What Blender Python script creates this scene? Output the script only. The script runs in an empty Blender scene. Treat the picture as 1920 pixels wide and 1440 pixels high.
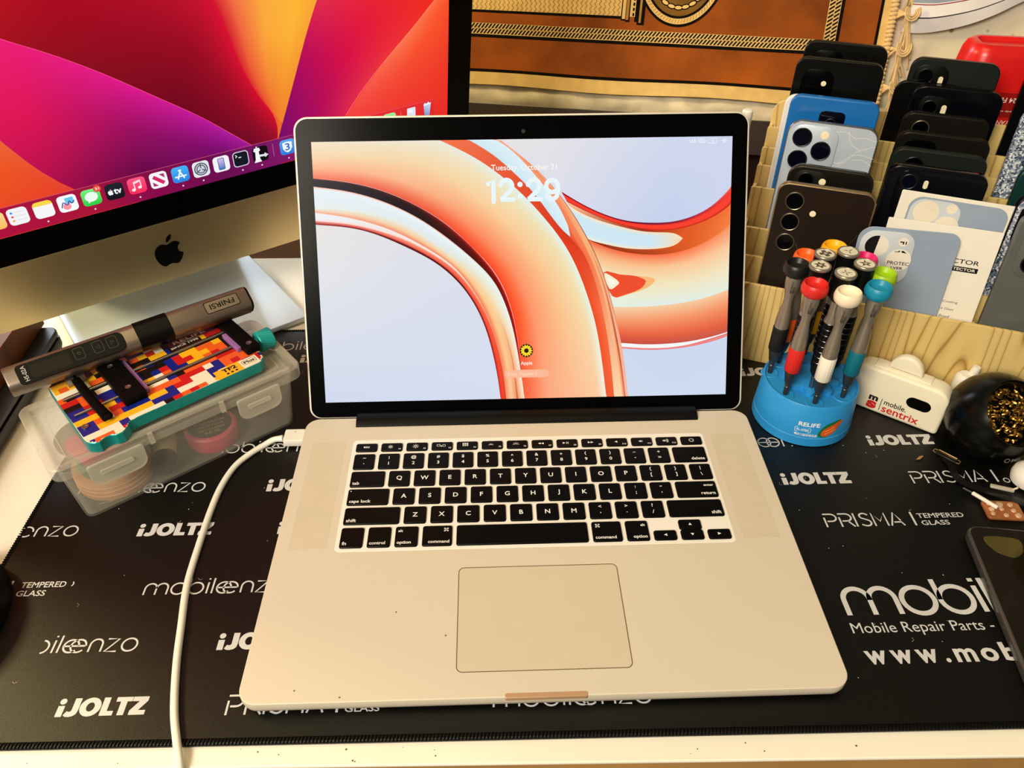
# Desk with an open laptop, an all-in-one computer, a phone rack and repair tools.
# All lengths below are in millimetres; meshes are scaled to metres when built.
import bpy, math, random
from math import sin, cos, pi, radians as R, atan2, sqrt, hypot
from mathutils import Vector, Matrix, geometry

SC = bpy.context.scene
COL = SC.collection
S = 0.001
random.seed(7)


def lin(c):
    out = []
    for x in c[:3]:
        x = x / 255.0
        out.append(x / 12.92 if x <= 0.04045 else ((x + 0.055) / 1.055) ** 2.4)
    return out


MATS = {}


def mat(name, rgb, rough=0.5, metal=0.0, spec=0.4, var=0.06, vscale=60.0, bump=0.0, bscale=400.0,
        coat=0.0, alpha=None, sheen=0.0, trans=0.0):
    """principled surface whose colour wanders a little with a noise texture"""
    m = bpy.data.materials.new(name)
    m.use_nodes = True
    nt = m.node_tree
    b = nt.nodes['Principled BSDF']
    c = lin(rgb)
    tc = nt.nodes.new('ShaderNodeTexCoord')
    nz = nt.nodes.new('ShaderNodeTexNoise')
    nz.inputs['Scale'].default_value = vscale
    nz.inputs['Detail'].default_value = 4
    nt.links.new(tc.outputs['Object'], nz.inputs['Vector'])
    rp = nt.nodes.new('ShaderNodeValToRGB')
    rp.color_ramp.elements[0].position = 0.3
    rp.color_ramp.elements[1].position = 0.7
    rp.color_ramp.elements[0].color = [max(0, x * (1 - var)) for x in c] + [1]
    rp.color_ramp.elements[1].color = [min(1, x * (1 + var)) for x in c] + [1]
    nt.links.new(nz.outputs['Fac'], rp.inputs['Fac'])
    nt.links.new(rp.outputs['Color'], b.inputs['Base Color'])
    b.inputs['Roughness'].default_value = rough
    b.inputs['Metallic'].default_value = metal
    b.inputs['Specular IOR Level'].default_value = spec
    b.inputs['Coat Weight'].default_value = coat
    b.inputs['Coat Roughness'].default_value = 0.08
    b.inputs['Sheen Weight'].default_value = sheen
    b.inputs['Transmission Weight'].default_value = trans
    if bump:
        n2 = nt.nodes.new('ShaderNodeTexNoise')
        n2.inputs['Scale'].default_value = bscale
        n2.inputs['Detail'].default_value = 3
        nt.links.new(tc.outputs['Object'], n2.inputs['Vector'])
        bp = nt.nodes.new('ShaderNodeBump')
        bp.inputs['Strength'].default_value = bump
        bp.inputs['Distance'].default_value = 0.0006
        nt.links.new(n2.outputs['Fac'], bp.inputs['Height'])
        nt.links.new(bp.outputs['Normal'], b.inputs['Normal'])
    if alpha is not None:
        b.inputs['Alpha'].default_value = alpha
    MATS[name] = m
    return m


def screen_mat(name, strength=1.0):
    """a lit display: the picture is stored on the mesh and shown as emission"""
    m = bpy.data.materials.new(name)
    m.use_nodes = True
    nt = m.node_tree
    b = nt.nodes['Principled BSDF']
    at = nt.nodes.new('ShaderNodeAttribute')
    at.attribute_name = 'Col'
    b.inputs['Base Color'].default_value = (0.004, 0.004, 0.004, 1)
    b.inputs['Roughness'].default_value = 0.25
    b.inputs['Specular IOR Level'].default_value = 0.05
    nt.links.new(at.outputs['Color'], b.inputs['Emission Color'])
    b.inputs['Emission Strength'].default_value = strength
    return m


def wood_mat(name, light, dark, rot, scale=1.0, rough=0.55, lines=24.0):
    """thin irregular grain lines running along the local z axis"""
    m = bpy.data.materials.new(name)
    m.use_nodes = True
    nt = m.node_tree
    b = nt.nodes['Principled BSDF']
    tc = nt.nodes.new('ShaderNodeTexCoord')
    r0 = nt.nodes.new('ShaderNodeMapping')
    r0.inputs['Rotation'].default_value = (0, 0, rot)
    mp = nt.nodes.new('ShaderNodeMapping')
    mp.inputs['Scale'].default_value = (scale, scale * .5, scale * .065)
    nt.links.new(tc.outputs['Object'], r0.inputs['Vector'])
    nt.links.new(r0.outputs['Vector'], mp.inputs['Vector'])
    nz = nt.nodes.new('ShaderNodeTexNoise')
    nz.inputs['Scale'].default_value = 15
    nz.inputs['Detail'].default_value = 1.5
    nz.inputs['Roughness'].default_value = .35
    nt.links.new(mp.outputs['Vector'], nz.inputs['Vector'])
    ml = nt.nodes.new('ShaderNodeMath')
    ml.operation = 'MULTIPLY'
    ml.inputs[1].default_value = lines
    nt.links.new(nz.outputs['Fac'], ml.inputs[0])
    fr = nt.nodes.new('ShaderNodeMath')
    fr.operation = 'FRACT'
    nt.links.new(ml.outputs[0], fr.inputs[0])
    rp = nt.nodes.new('ShaderNodeValToRGB')
    e = rp.color_ramp.elements
    L, D = lin(light), lin(dark)
    e[0].position, e[0].color = 0.0, [.3 * a + .7 * d for a, d in zip(L, D)] + [1]
    e[1].position, e[1].color = 1.0, D + [1]
    for p, k in ((.07, .85), (.3, 1.0), (.7, .97), (.9, .8)):
        q = e.new(p)
        q.color = [k * a + (1 - k) * d for a, d in zip(L, D)] + [1]
    nt.links.new(fr.outputs[0], rp.inputs['Fac'])
    nt.links.new(rp.outputs['Color'], b.inputs['Base Color'])
    b.inputs['Roughness'].default_value = rough
    b.inputs['Specular IOR Level'].default_value = 0.25
    MATS[name] = m
    return m


# ------------------------------------------------------------------ 2-D helpers
def rrect(x0, x1, y0, y1, r, n=6):
    """rounded rectangle, counter-clockwise"""
    rs = r if isinstance(r, (list, tuple)) else [r] * 4   # bl, br, tr, tl
    pts = []
    for (cx, cy, a0, q) in ((x0, y0, pi, rs[0]), (x1, y0, 1.5 * pi, rs[1]), (x1, y1, 0, rs[2]), (x0, y1, .5 * pi, rs[3])):
        sx = 1 if cx == x0 else -1
        sy = 1 if cy == y0 else -1
        if q <= 0:
            pts.append((cx, cy))
            continue
        for i in range(n + 1):
            a = a0 + .5 * pi * i / n
            pts.append((cx + sx * q + q * cos(a), cy + sy * q + q * sin(a)))
    return pts


def circ(cx, cy, r, n=32, ry=None):
    return [(cx + r * cos(2 * pi * i / n), cy + (ry or r) * sin(2 * pi * i / n)) for i in range(n)]


def smooth(pts, k=5, closed=False):
    """Catmull-Rom"""
    n = len(pts)
    out = []
    rng = range(n) if closed else range(n - 1)
    for i in rng:
        if closed:
            p0, p1, p2, p3 = pts[i - 1], pts[i], pts[(i + 1) % n], pts[(i + 2) % n]
        else:
            p0, p1, p2, p3 = pts[max(0, i - 1)], pts[i], pts[i + 1], pts[min(n - 1, i + 2)]
        for j in range(k):
            t = j / k
            q = []
            for a, b, c, d in zip(p0, p1, p2, p3):
                q.append(.5 * (2 * b + (c - a) * t + (2 * a - 5 * b + 4 * c - d) * t * t + (3 * b - a - 3 * c + d) * t ** 3))
            out.append(tuple(q))
    if not closed:
        out.append(tuple(pts[-1]))
    return out


def resample(pts, n):
    L = [0]
    for a, b in zip(pts, pts[1:]):
        L.append(L[-1] + math.dist(a, b))
    out = []
    j = 0
    for i in range(n):
        s = L[-1] * i / (n - 1)
        while j < len(L) - 2 and L[j + 1] < s:
            j += 1
        d = L[j + 1] - L[j]
        t = (s - L[j]) / d if d else 0
        out.append(tuple(a + (b - a) * t for a, b in zip(pts[j], pts[j + 1])))
    return out


def area(o):
    return .5 * sum(a[0] * b[1] - b[0] * a[1] for a, b in zip(o, o[1:] + o[:1]))


def inset(o, d):
    """move a counter-clockwise outline inwards by d"""
    n = len(o)
    out = []
    for i in range(n):
        p, c, q = Vector(o[i - 1]), Vector(o[i]), Vector(o[(i + 1) % n])
        e1 = (c - p)
        e2 = (q - c)
        if e1.length < 1e-9:
            e1 = e2
        if e2.length < 1e-9:
            e2 = e1
        e1.normalize()
        e2.normalize()
        n1 = Vector((-e1.y, e1.x))
        n2 = Vector((-e2.y, e2.x))
        m = n1 + n2
        if m.length < 1e-6:
            m = n1
        m.normalize()
        k = d / max(.35, m.dot(n1))
        out.append((c.x + m.x * k, c.y + m.y * k))
    return out


_TX = {}


def textgeo(body, off=0.0):
    key = (body, off)
    if key in _TX:
        return _TX[key]
    cu = bpy.data.curves.new('t', 'FONT')
    cu.body = body
    cu.offset = off
    cu.resolution_u = 3
    cu.fill_mode = 'FRONT'
    ob = bpy.data.objects.new('t', cu)
    COL.objects.link(ob)
    bpy.context.view_layer.update()
    me = bpy.data.meshes.new_from_object(ob.evaluated_get(bpy.context.evaluated_depsgraph_get()))
    v = [(a.co.x, a.co.y) for a in me.vertices]
    f = [tuple(p.vertices) for p in me.polygons]
    bpy.data.objects.remove(ob)
    bpy.data.curves.remove(cu)
    bpy.data.meshes.remove(me)
    xs = [a[0] for a in v] or [0, 1]
    ys = [a[1] for a in v] or [0, 1]
    _TX[key] = (v, f, (min(xs), max(xs), min(ys), max(ys)))
    return _TX[key]


def fit_text(body, x, y, w=None, h=None, off=0.0, align='l', rot=0.0, shear=0.0):
    """text geometry whose box has its lower left (or centre) at x, y"""
    v, f, (a, b, c, d) = textgeo(body, off)
    sx = w / (b - a) if w else None
    sy = h / (d - c) if h else None
    sx = sx or sy
    sy = sy or sx
    W, H = (b - a) * sx, (d - c) * sy
    out = []
    for px, py in v:
        X, Yy = (px - a) * sx, (py - c) * sy
        X += shear * Yy
        if align == 'c':
            X -= W / 2
            Yy -= H / 2
        elif align == 'r':
            X -= W
        out.append((x + X * cos(rot) - Yy * sin(rot), y + X * sin(rot) + Yy * cos(rot)))
    return out, f


def stroke_geo(pts, w, closed=False, caps=True):
    """a flat line of width w along pts"""
    n = len(pts)
    V = []
    F = []
    for i in range(n):
        if closed:
            a, b = pts[i - 1], pts[(i + 1) % n]
        else:
            a, b = pts[max(0, i - 1)], pts[min(n - 1, i + 1)]
        dx, dy = b[0] - a[0], b[1] - a[1]
        L = hypot(dx, dy) or 1
        nx, ny = -dy / L * w / 2, dx / L * w / 2
        V += [(pts[i][0] - nx, pts[i][1] - ny), (pts[i][0] + nx, pts[i][1] + ny)]
    for i in range(n if closed else n - 1):
        j = (i + 1) % n
        F.append((2 * i, 2 * j, 2 * j + 1, 2 * i + 1))
    return V, F


def arc(cx, cy, r, a0, a1, n=14, ry=None):
    return [(cx + r * cos(R(a0 + (a1 - a0) * i / n)), cy + (ry or r) * sin(R(a0 + (a1 - a0) * i / n))) for i in range(n + 1)]


def frame(o, ex, ey):
    ex = Vector(ex).normalized()
    ey = Vector(ey).normalized()
    ez = ex.cross(ey)
    M = Matrix.Identity(4)
    for i in range(3):
        M[i][0], M[i][1], M[i][2], M[i][3] = ex[i], ey[i], ez[i], o[i]
    return M


def rotz(a, o=(0, 0, 0)):
    return Matrix.Translation(o) @ Matrix.Rotation(a, 4, 'Z')


# ------------------------------------------------------------------ mesh builder
class MB:
    def __init__(s, M=None):
        s.v, s.f, s.m, s.c = [], [], [], []
        s.M = M or Matrix.Identity(4)

    def add(s, V, F, m=0, M=None, z=None, col=None):
        T = s.M @ M if M is not None else s.M
        b = len(s.v)
        for p in V:
            q = Vector((p[0], p[1], z if z is not None else p[2]))
            s.v.append(T @ q)
        for f in F:
            s.f.append(tuple(b + i for i in f))
            s.m.append(m)
        if col is not None:
            s.c += [lin(col)] * len(V) if not isinstance(col[0], (list, tuple)) else [lin(k) for k in col]
        return s

    def box(s, x0, x1, y0, y1, z0, z1, m=0, M=None):
        V = [(x, y, z) for z in (z0, z1) for y in (y0, y1) for x in (x0, x1)]
        F = [(0, 2, 3, 1), (4, 5, 7, 6), (0, 1, 5, 4), (2, 6, 7, 3), (0, 4, 6, 2), (1, 3, 7, 5)]
        return s.add(V, F, m, M)

    def prism(s, o, z0, z1, m=0, bev=0.0, seg=2, M=None, mtop=None, bot=None):
        """extruded outline with rounded upper (and lower) edges"""
        if area(o) < 0:
            o = o[::-1]
        rings = []
        bot = bev if bot is None else bot
        if bot:
            for i in range(seg + 1):
                a = .5 * pi * i / seg
                rings.append((bot * (1 - sin(a)), z0 + bot * (1 - cos(a))))
        else:
            rings.append((0, z0))
        if bev:
            for i in range(seg + 1):
                a = .5 * pi * i / seg
                rings.append((bev * (1 - cos(a)), z1 - bev * (1 - sin(a))))
        else:
            rings.append((0, z1))
        n = len(o)
        V = []
        F = []
        for d, z in rings:
            V += [(x, y, z) for x, y in (inset(o, d) if d > 1e-9 else o)]
        for k in range(len(rings) - 1):
            for i in range(n):
                j = (i + 1) % n
                F.append((k * n + i, k * n + j, (k + 1) * n + j, (k + 1) * n + i))
        F.append(tuple(range(n - 1, -1, -1)))
        s.add(V, F, m, M)
        top = [V[(len(rings) - 1) * n + i] for i in range(n)]
        s.add(top, [tuple(range(n))], m if mtop is None else mtop, M)
        return s

    def lathe(s, prof, seg=32, m=0, M=None, cap0=True, cap1=True, a0=0.0, a1=None):
        n = seg
        V = []
        F = []
        for r, z in prof:
            V += [(r * cos(2 * pi * i / n), r * sin(2 * pi * i / n), z) for i in range(n)]
        for k in range(len(prof) - 1):
            for i in range(n):
                j = (i + 1) % n
                F.append((k * n + i, k * n + j, (k + 1) * n + j, (k + 1) * n + i))
        if cap0 and prof[0][0] > 1e-6:
            F.append(tuple(range(n - 1, -1, -1)))
        if cap1 and prof[-1][0] > 1e-6:
            F.append(tuple((len(prof) - 1) * n + i for i in range(n)))
        return s.add(V, F, m, M)

    def tube(s, path, r, seg=10, m=0, M=None):
        P = [Vector(p) for p in path]
        n = len(P)
        V = []
        F = []
        up = Vector((0, 0, 1))
        prev = None
        for i in range(n):
            t = (P[min(n - 1, i + 1)] - P[max(0, i - 1)]).normalized()
            if prev is None:
                a = t.cross(up)
                if a.length < 1e-3:
                    a = t.cross(Vector((1, 0, 0)))
            else:
                a = prev - t * prev.dot(t)
            a.normalize()
            prev = a
            b = t.cross(a)
            rr = r[i] if isinstance(r, (list, tuple)) else r
            V += [tuple(P[i] + a * (rr * cos(2 * pi * k / seg)) + b * (rr * sin(2 * pi * k / seg))) for k in range(seg)]
        for i in range(n - 1):
            for k in range(seg):
                l = (k + 1) % seg
                F.append((i * seg + k, i * seg + l, (i + 1) * seg + l, (i + 1) * seg + k))
        F.append(tuple(range(seg - 1, -1, -1)))
        F.append(tuple((n - 1) * seg + k for k in range(seg)))
        return s.add(V, F, m, M)

    def flat(s, o, z, m=0, M=None, col=None):
        if area(o) < 0:
            o = o[::-1]
            if col is not None and isinstance(col[0], (list, tuple)):
                col = col[::-1]
        return s.add(o, [tuple(range(len(o)))], m, M, z, col)

    def text(s, body, x, y, w=None, h=None, z=0, m=0, M=None, off=0.0, align='l', rot=0.0, shear=0.0, col=None):
        V, F = fit_text(body, x, y, w, h, off, align, rot, shear)
        return s.add(V, F, m, M, z, col)

    def line(s, pts, w, z, m=0, closed=False, M=None, col=None):
        V, F = stroke_geo(pts, w, closed)
        return s.add(V, F, m, M, z, col)

    def grid(s, fn, nu, nv, m=0, M=None):
        V = [fn(i / nu, j / nv) for j in range(nv + 1) for i in range(nu + 1)]
        F = [(j * (nu + 1) + i, j * (nu + 1) + i + 1, (j + 1) * (nu + 1) + i + 1, (j + 1) * (nu + 1) + i)
             for j in range(nv) for i in range(nu)]
        return s.add(V, F, m, M)

    def build(s, name, mats, parent=None, origin=None, angle=38, smooth=True):
        if parent is not None:
            q = parent
            while q.parent:
                q = q.parent
            origin = [x / S for x in q.location]
        origin = origin or (0, 0, 0)
        o = Vector(origin)
        me = bpy.data.meshes.new(name)
        me.from_pydata([tuple((p - o) * S) for p in s.v], [], s.f)
        for k in (mats if isinstance(mats, (list, tuple)) else [mats]):
            me.materials.append(k)
        me.polygons.foreach_set('material_index', s.m)
        if s.c:
            at = me.color_attributes.new('Col', 'FLOAT_COLOR', 'POINT')
            for i, c in enumerate(s.c):
                at.data[i].color = (*c, 1)
        me.update()
        if smooth and not s.c:
            me.polygons.foreach_set('use_smooth', [True] * len(me.polygons))
            me.set_sharp_from_angle(angle=R(angle))
        ob = bpy.data.objects.new(name, me)
        COL.objects.link(ob)
        if parent is not None:
            ob.parent = parent
        else:
            ob.location = [x * S for x in origin]
        return ob


def tag(o, label=None, cat=None, group=None, kind=None):
    if label:
        o['label'] = label
    if cat:
        o['category'] = cat
    if group:
        o['group'] = group
    if kind:
        o['kind'] = kind
    return o


def thing(name, label, cat, loc=(0, 0, 0), group=None):
    o = bpy.data.objects.new(name, None)
    o.empty_display_size = 0.02
    COL.objects.link(o)
    o.location = [x * S for x in loc]
    return tag(o, label, cat, group)


def dup(root, loc=None, rot=None, label=None):
    r = root.copy()
    COL.objects.link(r)
    for ch in list(root.children):
        c = ch.copy()
        COL.objects.link(c)
        c.parent = r
        for g in list(ch.children):
            d = g.copy()
            COL.objects.link(d)
            d.parent = c
    if loc:
        r.location = [x * S for x in loc]
    if rot is not None:
        r.rotation_euler = rot
    if label:
        r['label'] = label
    return r


# ------------------------------------------------------------------ materials
ALU = mat('brushed_aluminium', (216, 205, 185), .42, .0, .4, .015, 900)
CHIN = mat('satin_aluminium', (216, 198, 150), .34, .95, .5, .03, 40)
BLACKGLASS = mat('black_glass', (3, 3, 3), .2, 0, .06, .1)
KEYCAP = mat('key_plastic', (6, 6, 7), .3, 0, .12, .1)
LEGEND = mat('key_legend', (235, 235, 230), .6, 0, .2)
HINGE = mat('hinge_plastic', (9, 9, 8), .45, 0, .12)
MATFAB = mat('mat_fabric', (4, 4, 3), .38, 0, .36, .15, 300, .3, 2500)
PRINT = mat('mat_print', (205, 205, 205), .7, 0, .2)
STITCH = mat('stitching', (8, 8, 7), .8, 0, .06, .3, 900, .8, 900)
DESKW = mat('desk_laminate', (244, 238, 222), .42, 0, .4, .02, 30)
WHITEP = mat('white_plastic', (238, 234, 224), .4, 0, .45, .02)
CABLEW = mat('cable_rubber', (240, 236, 222), .5, 0, .4, .03)
BLACKP = mat('black_plastic', (8, 8, 8), .35, 0, .15, .1)
STEEL = mat('steel', (150, 146, 138), .32, .9, .5, .05)

# curves of the two desktop pictures, in millimetres on their own displays
LW=dict(
C0=[(-1.5,143.9),(27.9,141.2),(48.0,135.6),(68.1,126.6),(87.3,116.9),(99.0,109.2),(114.1,94.6),(125.2,78.0),(133.5,58.4),(138.9,36.6),(142.5,16.7),(144.3,-1.4)],
C1=[(-1.4,146.9),(27.0,144.2),(48.1,138.9),(71.2,130.9),(90.3,120.4),(109.6,107.1),(118.9,95.4),(130.1,77.9),(138.0,58.3),(143.8,36.5),(147.0,18.6),(148.6,-1.5)],
C2=[(-1.0,153.3),(25.4,149.3),(54.1,141.2),(78.0,129.8),(101.9,114.9),(110.6,108.0),(120.3,95.4),(130.7,78.9),(138.8,59.3),(144.8,36.5),(147.8,18.6),(149.0,-1.5)],
C3=[(-0.8,157.0),(35.2,153.4),(69.7,142.4),(92.5,127.6),(116.4,108.9),(129.5,95.3),(140.7,75.8),(149.1,54.2),(154.6,32.4),(156.6,14.4),(157.8,-1.7)],
C4=[(-1.3,173.4),(26.4,169.7),(54.9,161.2),(83.5,147.0),(107.3,129.6),(121.6,117.4),(133.2,106.1),(141.1,98.4),(147.1,85.1),(152.3,71.0),(156.0,56.8),(158.5,41.7),(160.3,29.7),(162.1,17.6),(164.1,-1.0)],
C5=[(-0.9,179.5),(26.8,176.7),(55.3,169.2),(79.0,158.5),(102.8,143.8),(121.9,126.2),(138.6,108.5),(147.3,94.5),(152.5,81.2),(156.9,64.6),(159.2,49.6),(160.5,36.1),(162.3,18.4),(164.3,-1.0)],
C6=[(95.3,209.7),(99.0,207.8),(123.7,196.4),(138.9,186.8),(152.2,176.3),(165.6,164.7),(186.8,140.8),(200.0,122.9),(208.2,106.5),(215.2,87.8),(222.3,65.0),(226.7,41.9),(229.9,17.8),(232.2,-2.5)],
C7=[(119.2,209.4),(123.0,207.5),(142.9,195.2),(158.1,181.8),(173.4,166.5),(189.9,144.3),(200.0,131.5),(211.3,123.7),(218.8,107.1),(226.2,83.7),(231.8,56.9),(235.0,36.1),(237.1,16.0),(238.7,-2.7)],
C7b=[(119.2,209.4),(123.0,207.5),(142.9,195.2),(158.1,181.8),(173.4,166.5),(189.9,144.3),(200.0,132.5),(202.6,131.2)],
C8=[(141.3,209.1),(144.1,207.7),(157.0,200.1),(171.9,183.2),(184.0,169.3),(194.0,155.2),(200.1,143.1),(202.7,131.2)],
C8b=[(141.3,209.1),(144.1,207.7),(157.0,200.1),(171.9,183.2),(184.0,169.3),(194.0,155.2),(200.1,144.1),(202.7,131.2),(211.3,123.7),(218.8,107.1),(226.2,83.7),(231.8,56.9),(235.0,36.1),(237.1,16.0),(238.7,-2.7)],
C8m=[(143.2,209.1),(145.6,207.7),(157.1,201.1),(170.0,187.7),(183.0,174.2),(192.1,162.2),(200.7,149.1),(214.4,124.7),(223.1,106.2),(230.2,83.6),(235.7,56.8),(239.8,36.1),(243.1,15.9),(245.6,-2.8)],
C9=[(145.1,209.1),(147.0,207.7),(168.0,191.6),(182.0,179.2),(190.1,169.2),(200.2,157.1),(209.3,142.9),(219.6,124.6),(227.9,106.1),(234.1,86.7),(239.7,66.2),(243.7,47.1),(247.0,27.9),(250.4,-2.9)],
D0=[(195.7,166.6),(213.5,155.9),(231.9,147.6),(248.4,142.8),(269.0,141.0),(289.7,142.2),(310.2,149.4),(322.3,158.2),(332.3,169.0)],
D1=[(200.2,158.6),(217.6,149.8),(238.1,141.5),(258.8,136.6),(279.4,134.8),(300.1,138.0),(320.6,146.2),(332.7,155.5)],
D2=[(209.3,133.9),(218.6,127.7),(238.2,120.2),(258.9,116.3),(279.7,116.0),(300.4,120.2),(321.0,130.0),(333.2,139.9)],
P0=[(200.2,157.1),(203.2,154.1),(219.6,145.8),(243.3,138.4),(264.0,134.0),(284.6,133.2),(290.9,131.5),(293.5,128.4)],
P1=[(211.4,131.8),(218.6,128.2),(227.9,125.5),(248.6,121.1),(269.3,120.2),(284.8,122.0),(291.0,124.9),(293.5,128.4)],
D3=[(232.2,74.5),(237.7,74.4),(261.3,74.0),(288.7,75.8),(311.4,79.9),(331.8,86.7)],
D4=[(238.7,44.8),(244.2,44.7),(261.6,43.1),(280.0,43.1),(298.4,44.5),(316.8,47.8),(332.5,52.1)],
D5=[(238.7,41.6),(245.6,41.4),(261.7,40.0),(280.1,39.8),(298.5,41.8),(316.8,46.5),(332.5,51.2)],
D6=[(238.7,40.5),(246.1,40.1),(266.3,38.3),(284.7,38.8),(303.1,40.8),(321.4,45.0),(332.6,48.9)],
R0=[(229.4,102.4),(243.0,100.4),(259.3,98.8),(269.3,97.3),(271.1,94.5),(265.7,89.7),(252.2,85.0),(236.7,83.0)],
R1=[(229.4,102.4),(243.0,100.4),(253.9,99.3),(262.0,96.5),(263.9,93.8),(259.4,88.5),(247.6,84.2),(236.7,83.0)],
R2=[(229.9,101.5),(236.7,98.7),(242.1,94.2),(240.3,91.5),(234.4,88.9)],
ST1=[(230.9,83.6),(233.3,77.3),(233.7,70.2),(232.9,77.3)],
)
IW=dict(
K0=[(-112.2,107.1),(-92.2,74.5),(-84.5,64.4),(-73.6,44.7),(-62.4,26.0),(-53.7,8.8),(-49.1,-2.2)],
K1=[(-100.1,164.2),(-67.6,145.2),(-40.6,129.9),(-11.9,110.9),(19.1,87.4),(53.4,60.7),(77.9,38.2),(90.9,26.2),(101.6,15.3),(109.7,5.7)],
K2=[(76.9,172.9),(83.4,148.3),(89.3,115.7),(97.8,84.0),(108.6,59.8),(122.6,39.6),(123.9,37.0)],
K3=[(178.9,160.0),(167.3,135.9),(157.6,117.4),(142.5,82.1),(124.4,40.8),(112.7,14.8)],
K4=[(309.9,143.6),(282.3,118.9),(259.8,99.0),(230.9,75.4),(205.1,52.5),(184.3,29.7),(168.5,8.6)],
)

# ================================================================== the setting
FLOOR_Z = -753
FLOORM = mat('floor_wood', (70, 44, 26), .5, 0, .3, .2, 6)
WALLM = mat('wall_paint', (214, 200, 172), .8, 0, .2, .03, 3)
b = MB().box(-2600, 2600, -1800, 2100, FLOOR_Z - 40, FLOOR_Z)
tag(b.build('floor', FLOORM), 'dark wooden floor under the desk and the sofa', None, None, 'structure')
b = MB().box(-2600, 2600, 2060, 2100, FLOOR_Z, 1700)
tag(b.build('wall_back', WALLM), 'cream painted wall behind the sofa', None, None, 'structure')

# ------------------------------------------------------------------ desk
desk = thing('desk', 'white laminate desk carrying the black mat and the computers', 'desk', (0, 250, FLOOR_Z))
DA = R(-1.0)
MD = rotz(DA, (0, 0, 0))
b = MB(MD)
b.prism(rrect(-740, 740, -31, 533, 3, 3), -5.6, -3, 0, 1.0, 2)
for i in range(40):                                                    # crumbs and specks on the laminate edge
    x = random.uniform(-420, 430)
    y = random.uniform(-29, -20.5)
    if i % 3 == 0:
        x, y = random.uniform(-600, -390), random.uniform(0, 520)
    b.flat(circ(x, y, random.uniform(.25, .7), 6), -2.96, 1)
CRUMB = mat('crumbs', (120, 92, 50), .8)
b.build('tabletop', [DESKW, CRUMB], desk)
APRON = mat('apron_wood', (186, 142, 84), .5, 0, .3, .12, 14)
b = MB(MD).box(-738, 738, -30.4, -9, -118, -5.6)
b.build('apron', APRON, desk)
for sx in (-1, 1):
    for y in (8, 500):
        b = MB(MD).box(sx * 700 - 22, sx * 700 + 22, y - 12, y + 22, FLOOR_Z, -5.6)
        b.build('leg', DESKW, desk)

# ------------------------------------------------------------------ printed desk mat

def letters_thin(word, x, y, k, w, skip=(), asc=1.37, gap=.28, clip=None):
    """thin round lettering, k = height of the small letters"""
    G = []
    c = x

    def st(p, closed=False):
        q = [(c + a * k, y + bb * k) for a, bb in p]
        if clip is not None:
            q = [t for t in q if t[0] >= clip]
            if len(q) < 2:
                return
        G.append(stroke_geo(q, w, closed))
    i = 0
    while i < len(word):
        ch = word[i]
        if ch == 'm':
            st([(0, 0), (0, .55)] + arc(.42, .58, .42, 180, 0)[0:] + [(.84, 0)])
            st([(.84, .55)] + arc(1.26, .58, .42, 180, 0) + [(1.68, 0)])
            c += (1.68 + gap) * k
        elif ch == 'o':
            if i in skip:
                st(arc(.52, .5, .5, -95, 80, 14, .5))
            else:
                st(circ(.52, .5, .52, 28, .5), True)
            c += (1.04 + gap) * k
        elif ch == 'b':
            if i in skip:
                st(arc(.52, .5, .5, -95, 100, 14, .5))
            else:
                st([(0, asc), (0, .5)])
                st(circ(.52, .5, .52, 28, .5), True)
            c += (1.04 + gap) * k
        elif ch == 'i':
            st([(.05, 0), (.05, 1)])
            st([(.05, asc - .13), (.05, asc)])
            c += (.1 + gap) * k
        elif ch == 'l':
            st([(.05, 0), (.05, asc)])
            c += (.1 + gap) * k
        elif ch == 'e' and word[i:i + 2] == 'ee':
            st(arc(.5, .5, .52, 0, 318, 22, .5))
            st([(0, .5), (1.5, .5)])
            st(arc(1.0, .5, .52, 0, 318, 22, .5))
            c += (1.54 + gap) * k
            i += 1
        elif ch == 'e':
            st([(0, .5), (1.04, .5)] + arc(.52, .5, .52, 8, 318, 22, .5))
            c += (1.04 + gap) * k
        elif ch == 'n':
            st([(0, 0), (0, .55)] + arc(.42, .58, .42, 180, 0) + [(.84, 0)])
            c += (.84 + gap) * k
        elif ch == 'z':
            st([(0, 1), (.8, 1), (0, 0), (.82, 0)])
            c += (.82 + gap) * k
        i += 1
    return G


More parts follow.
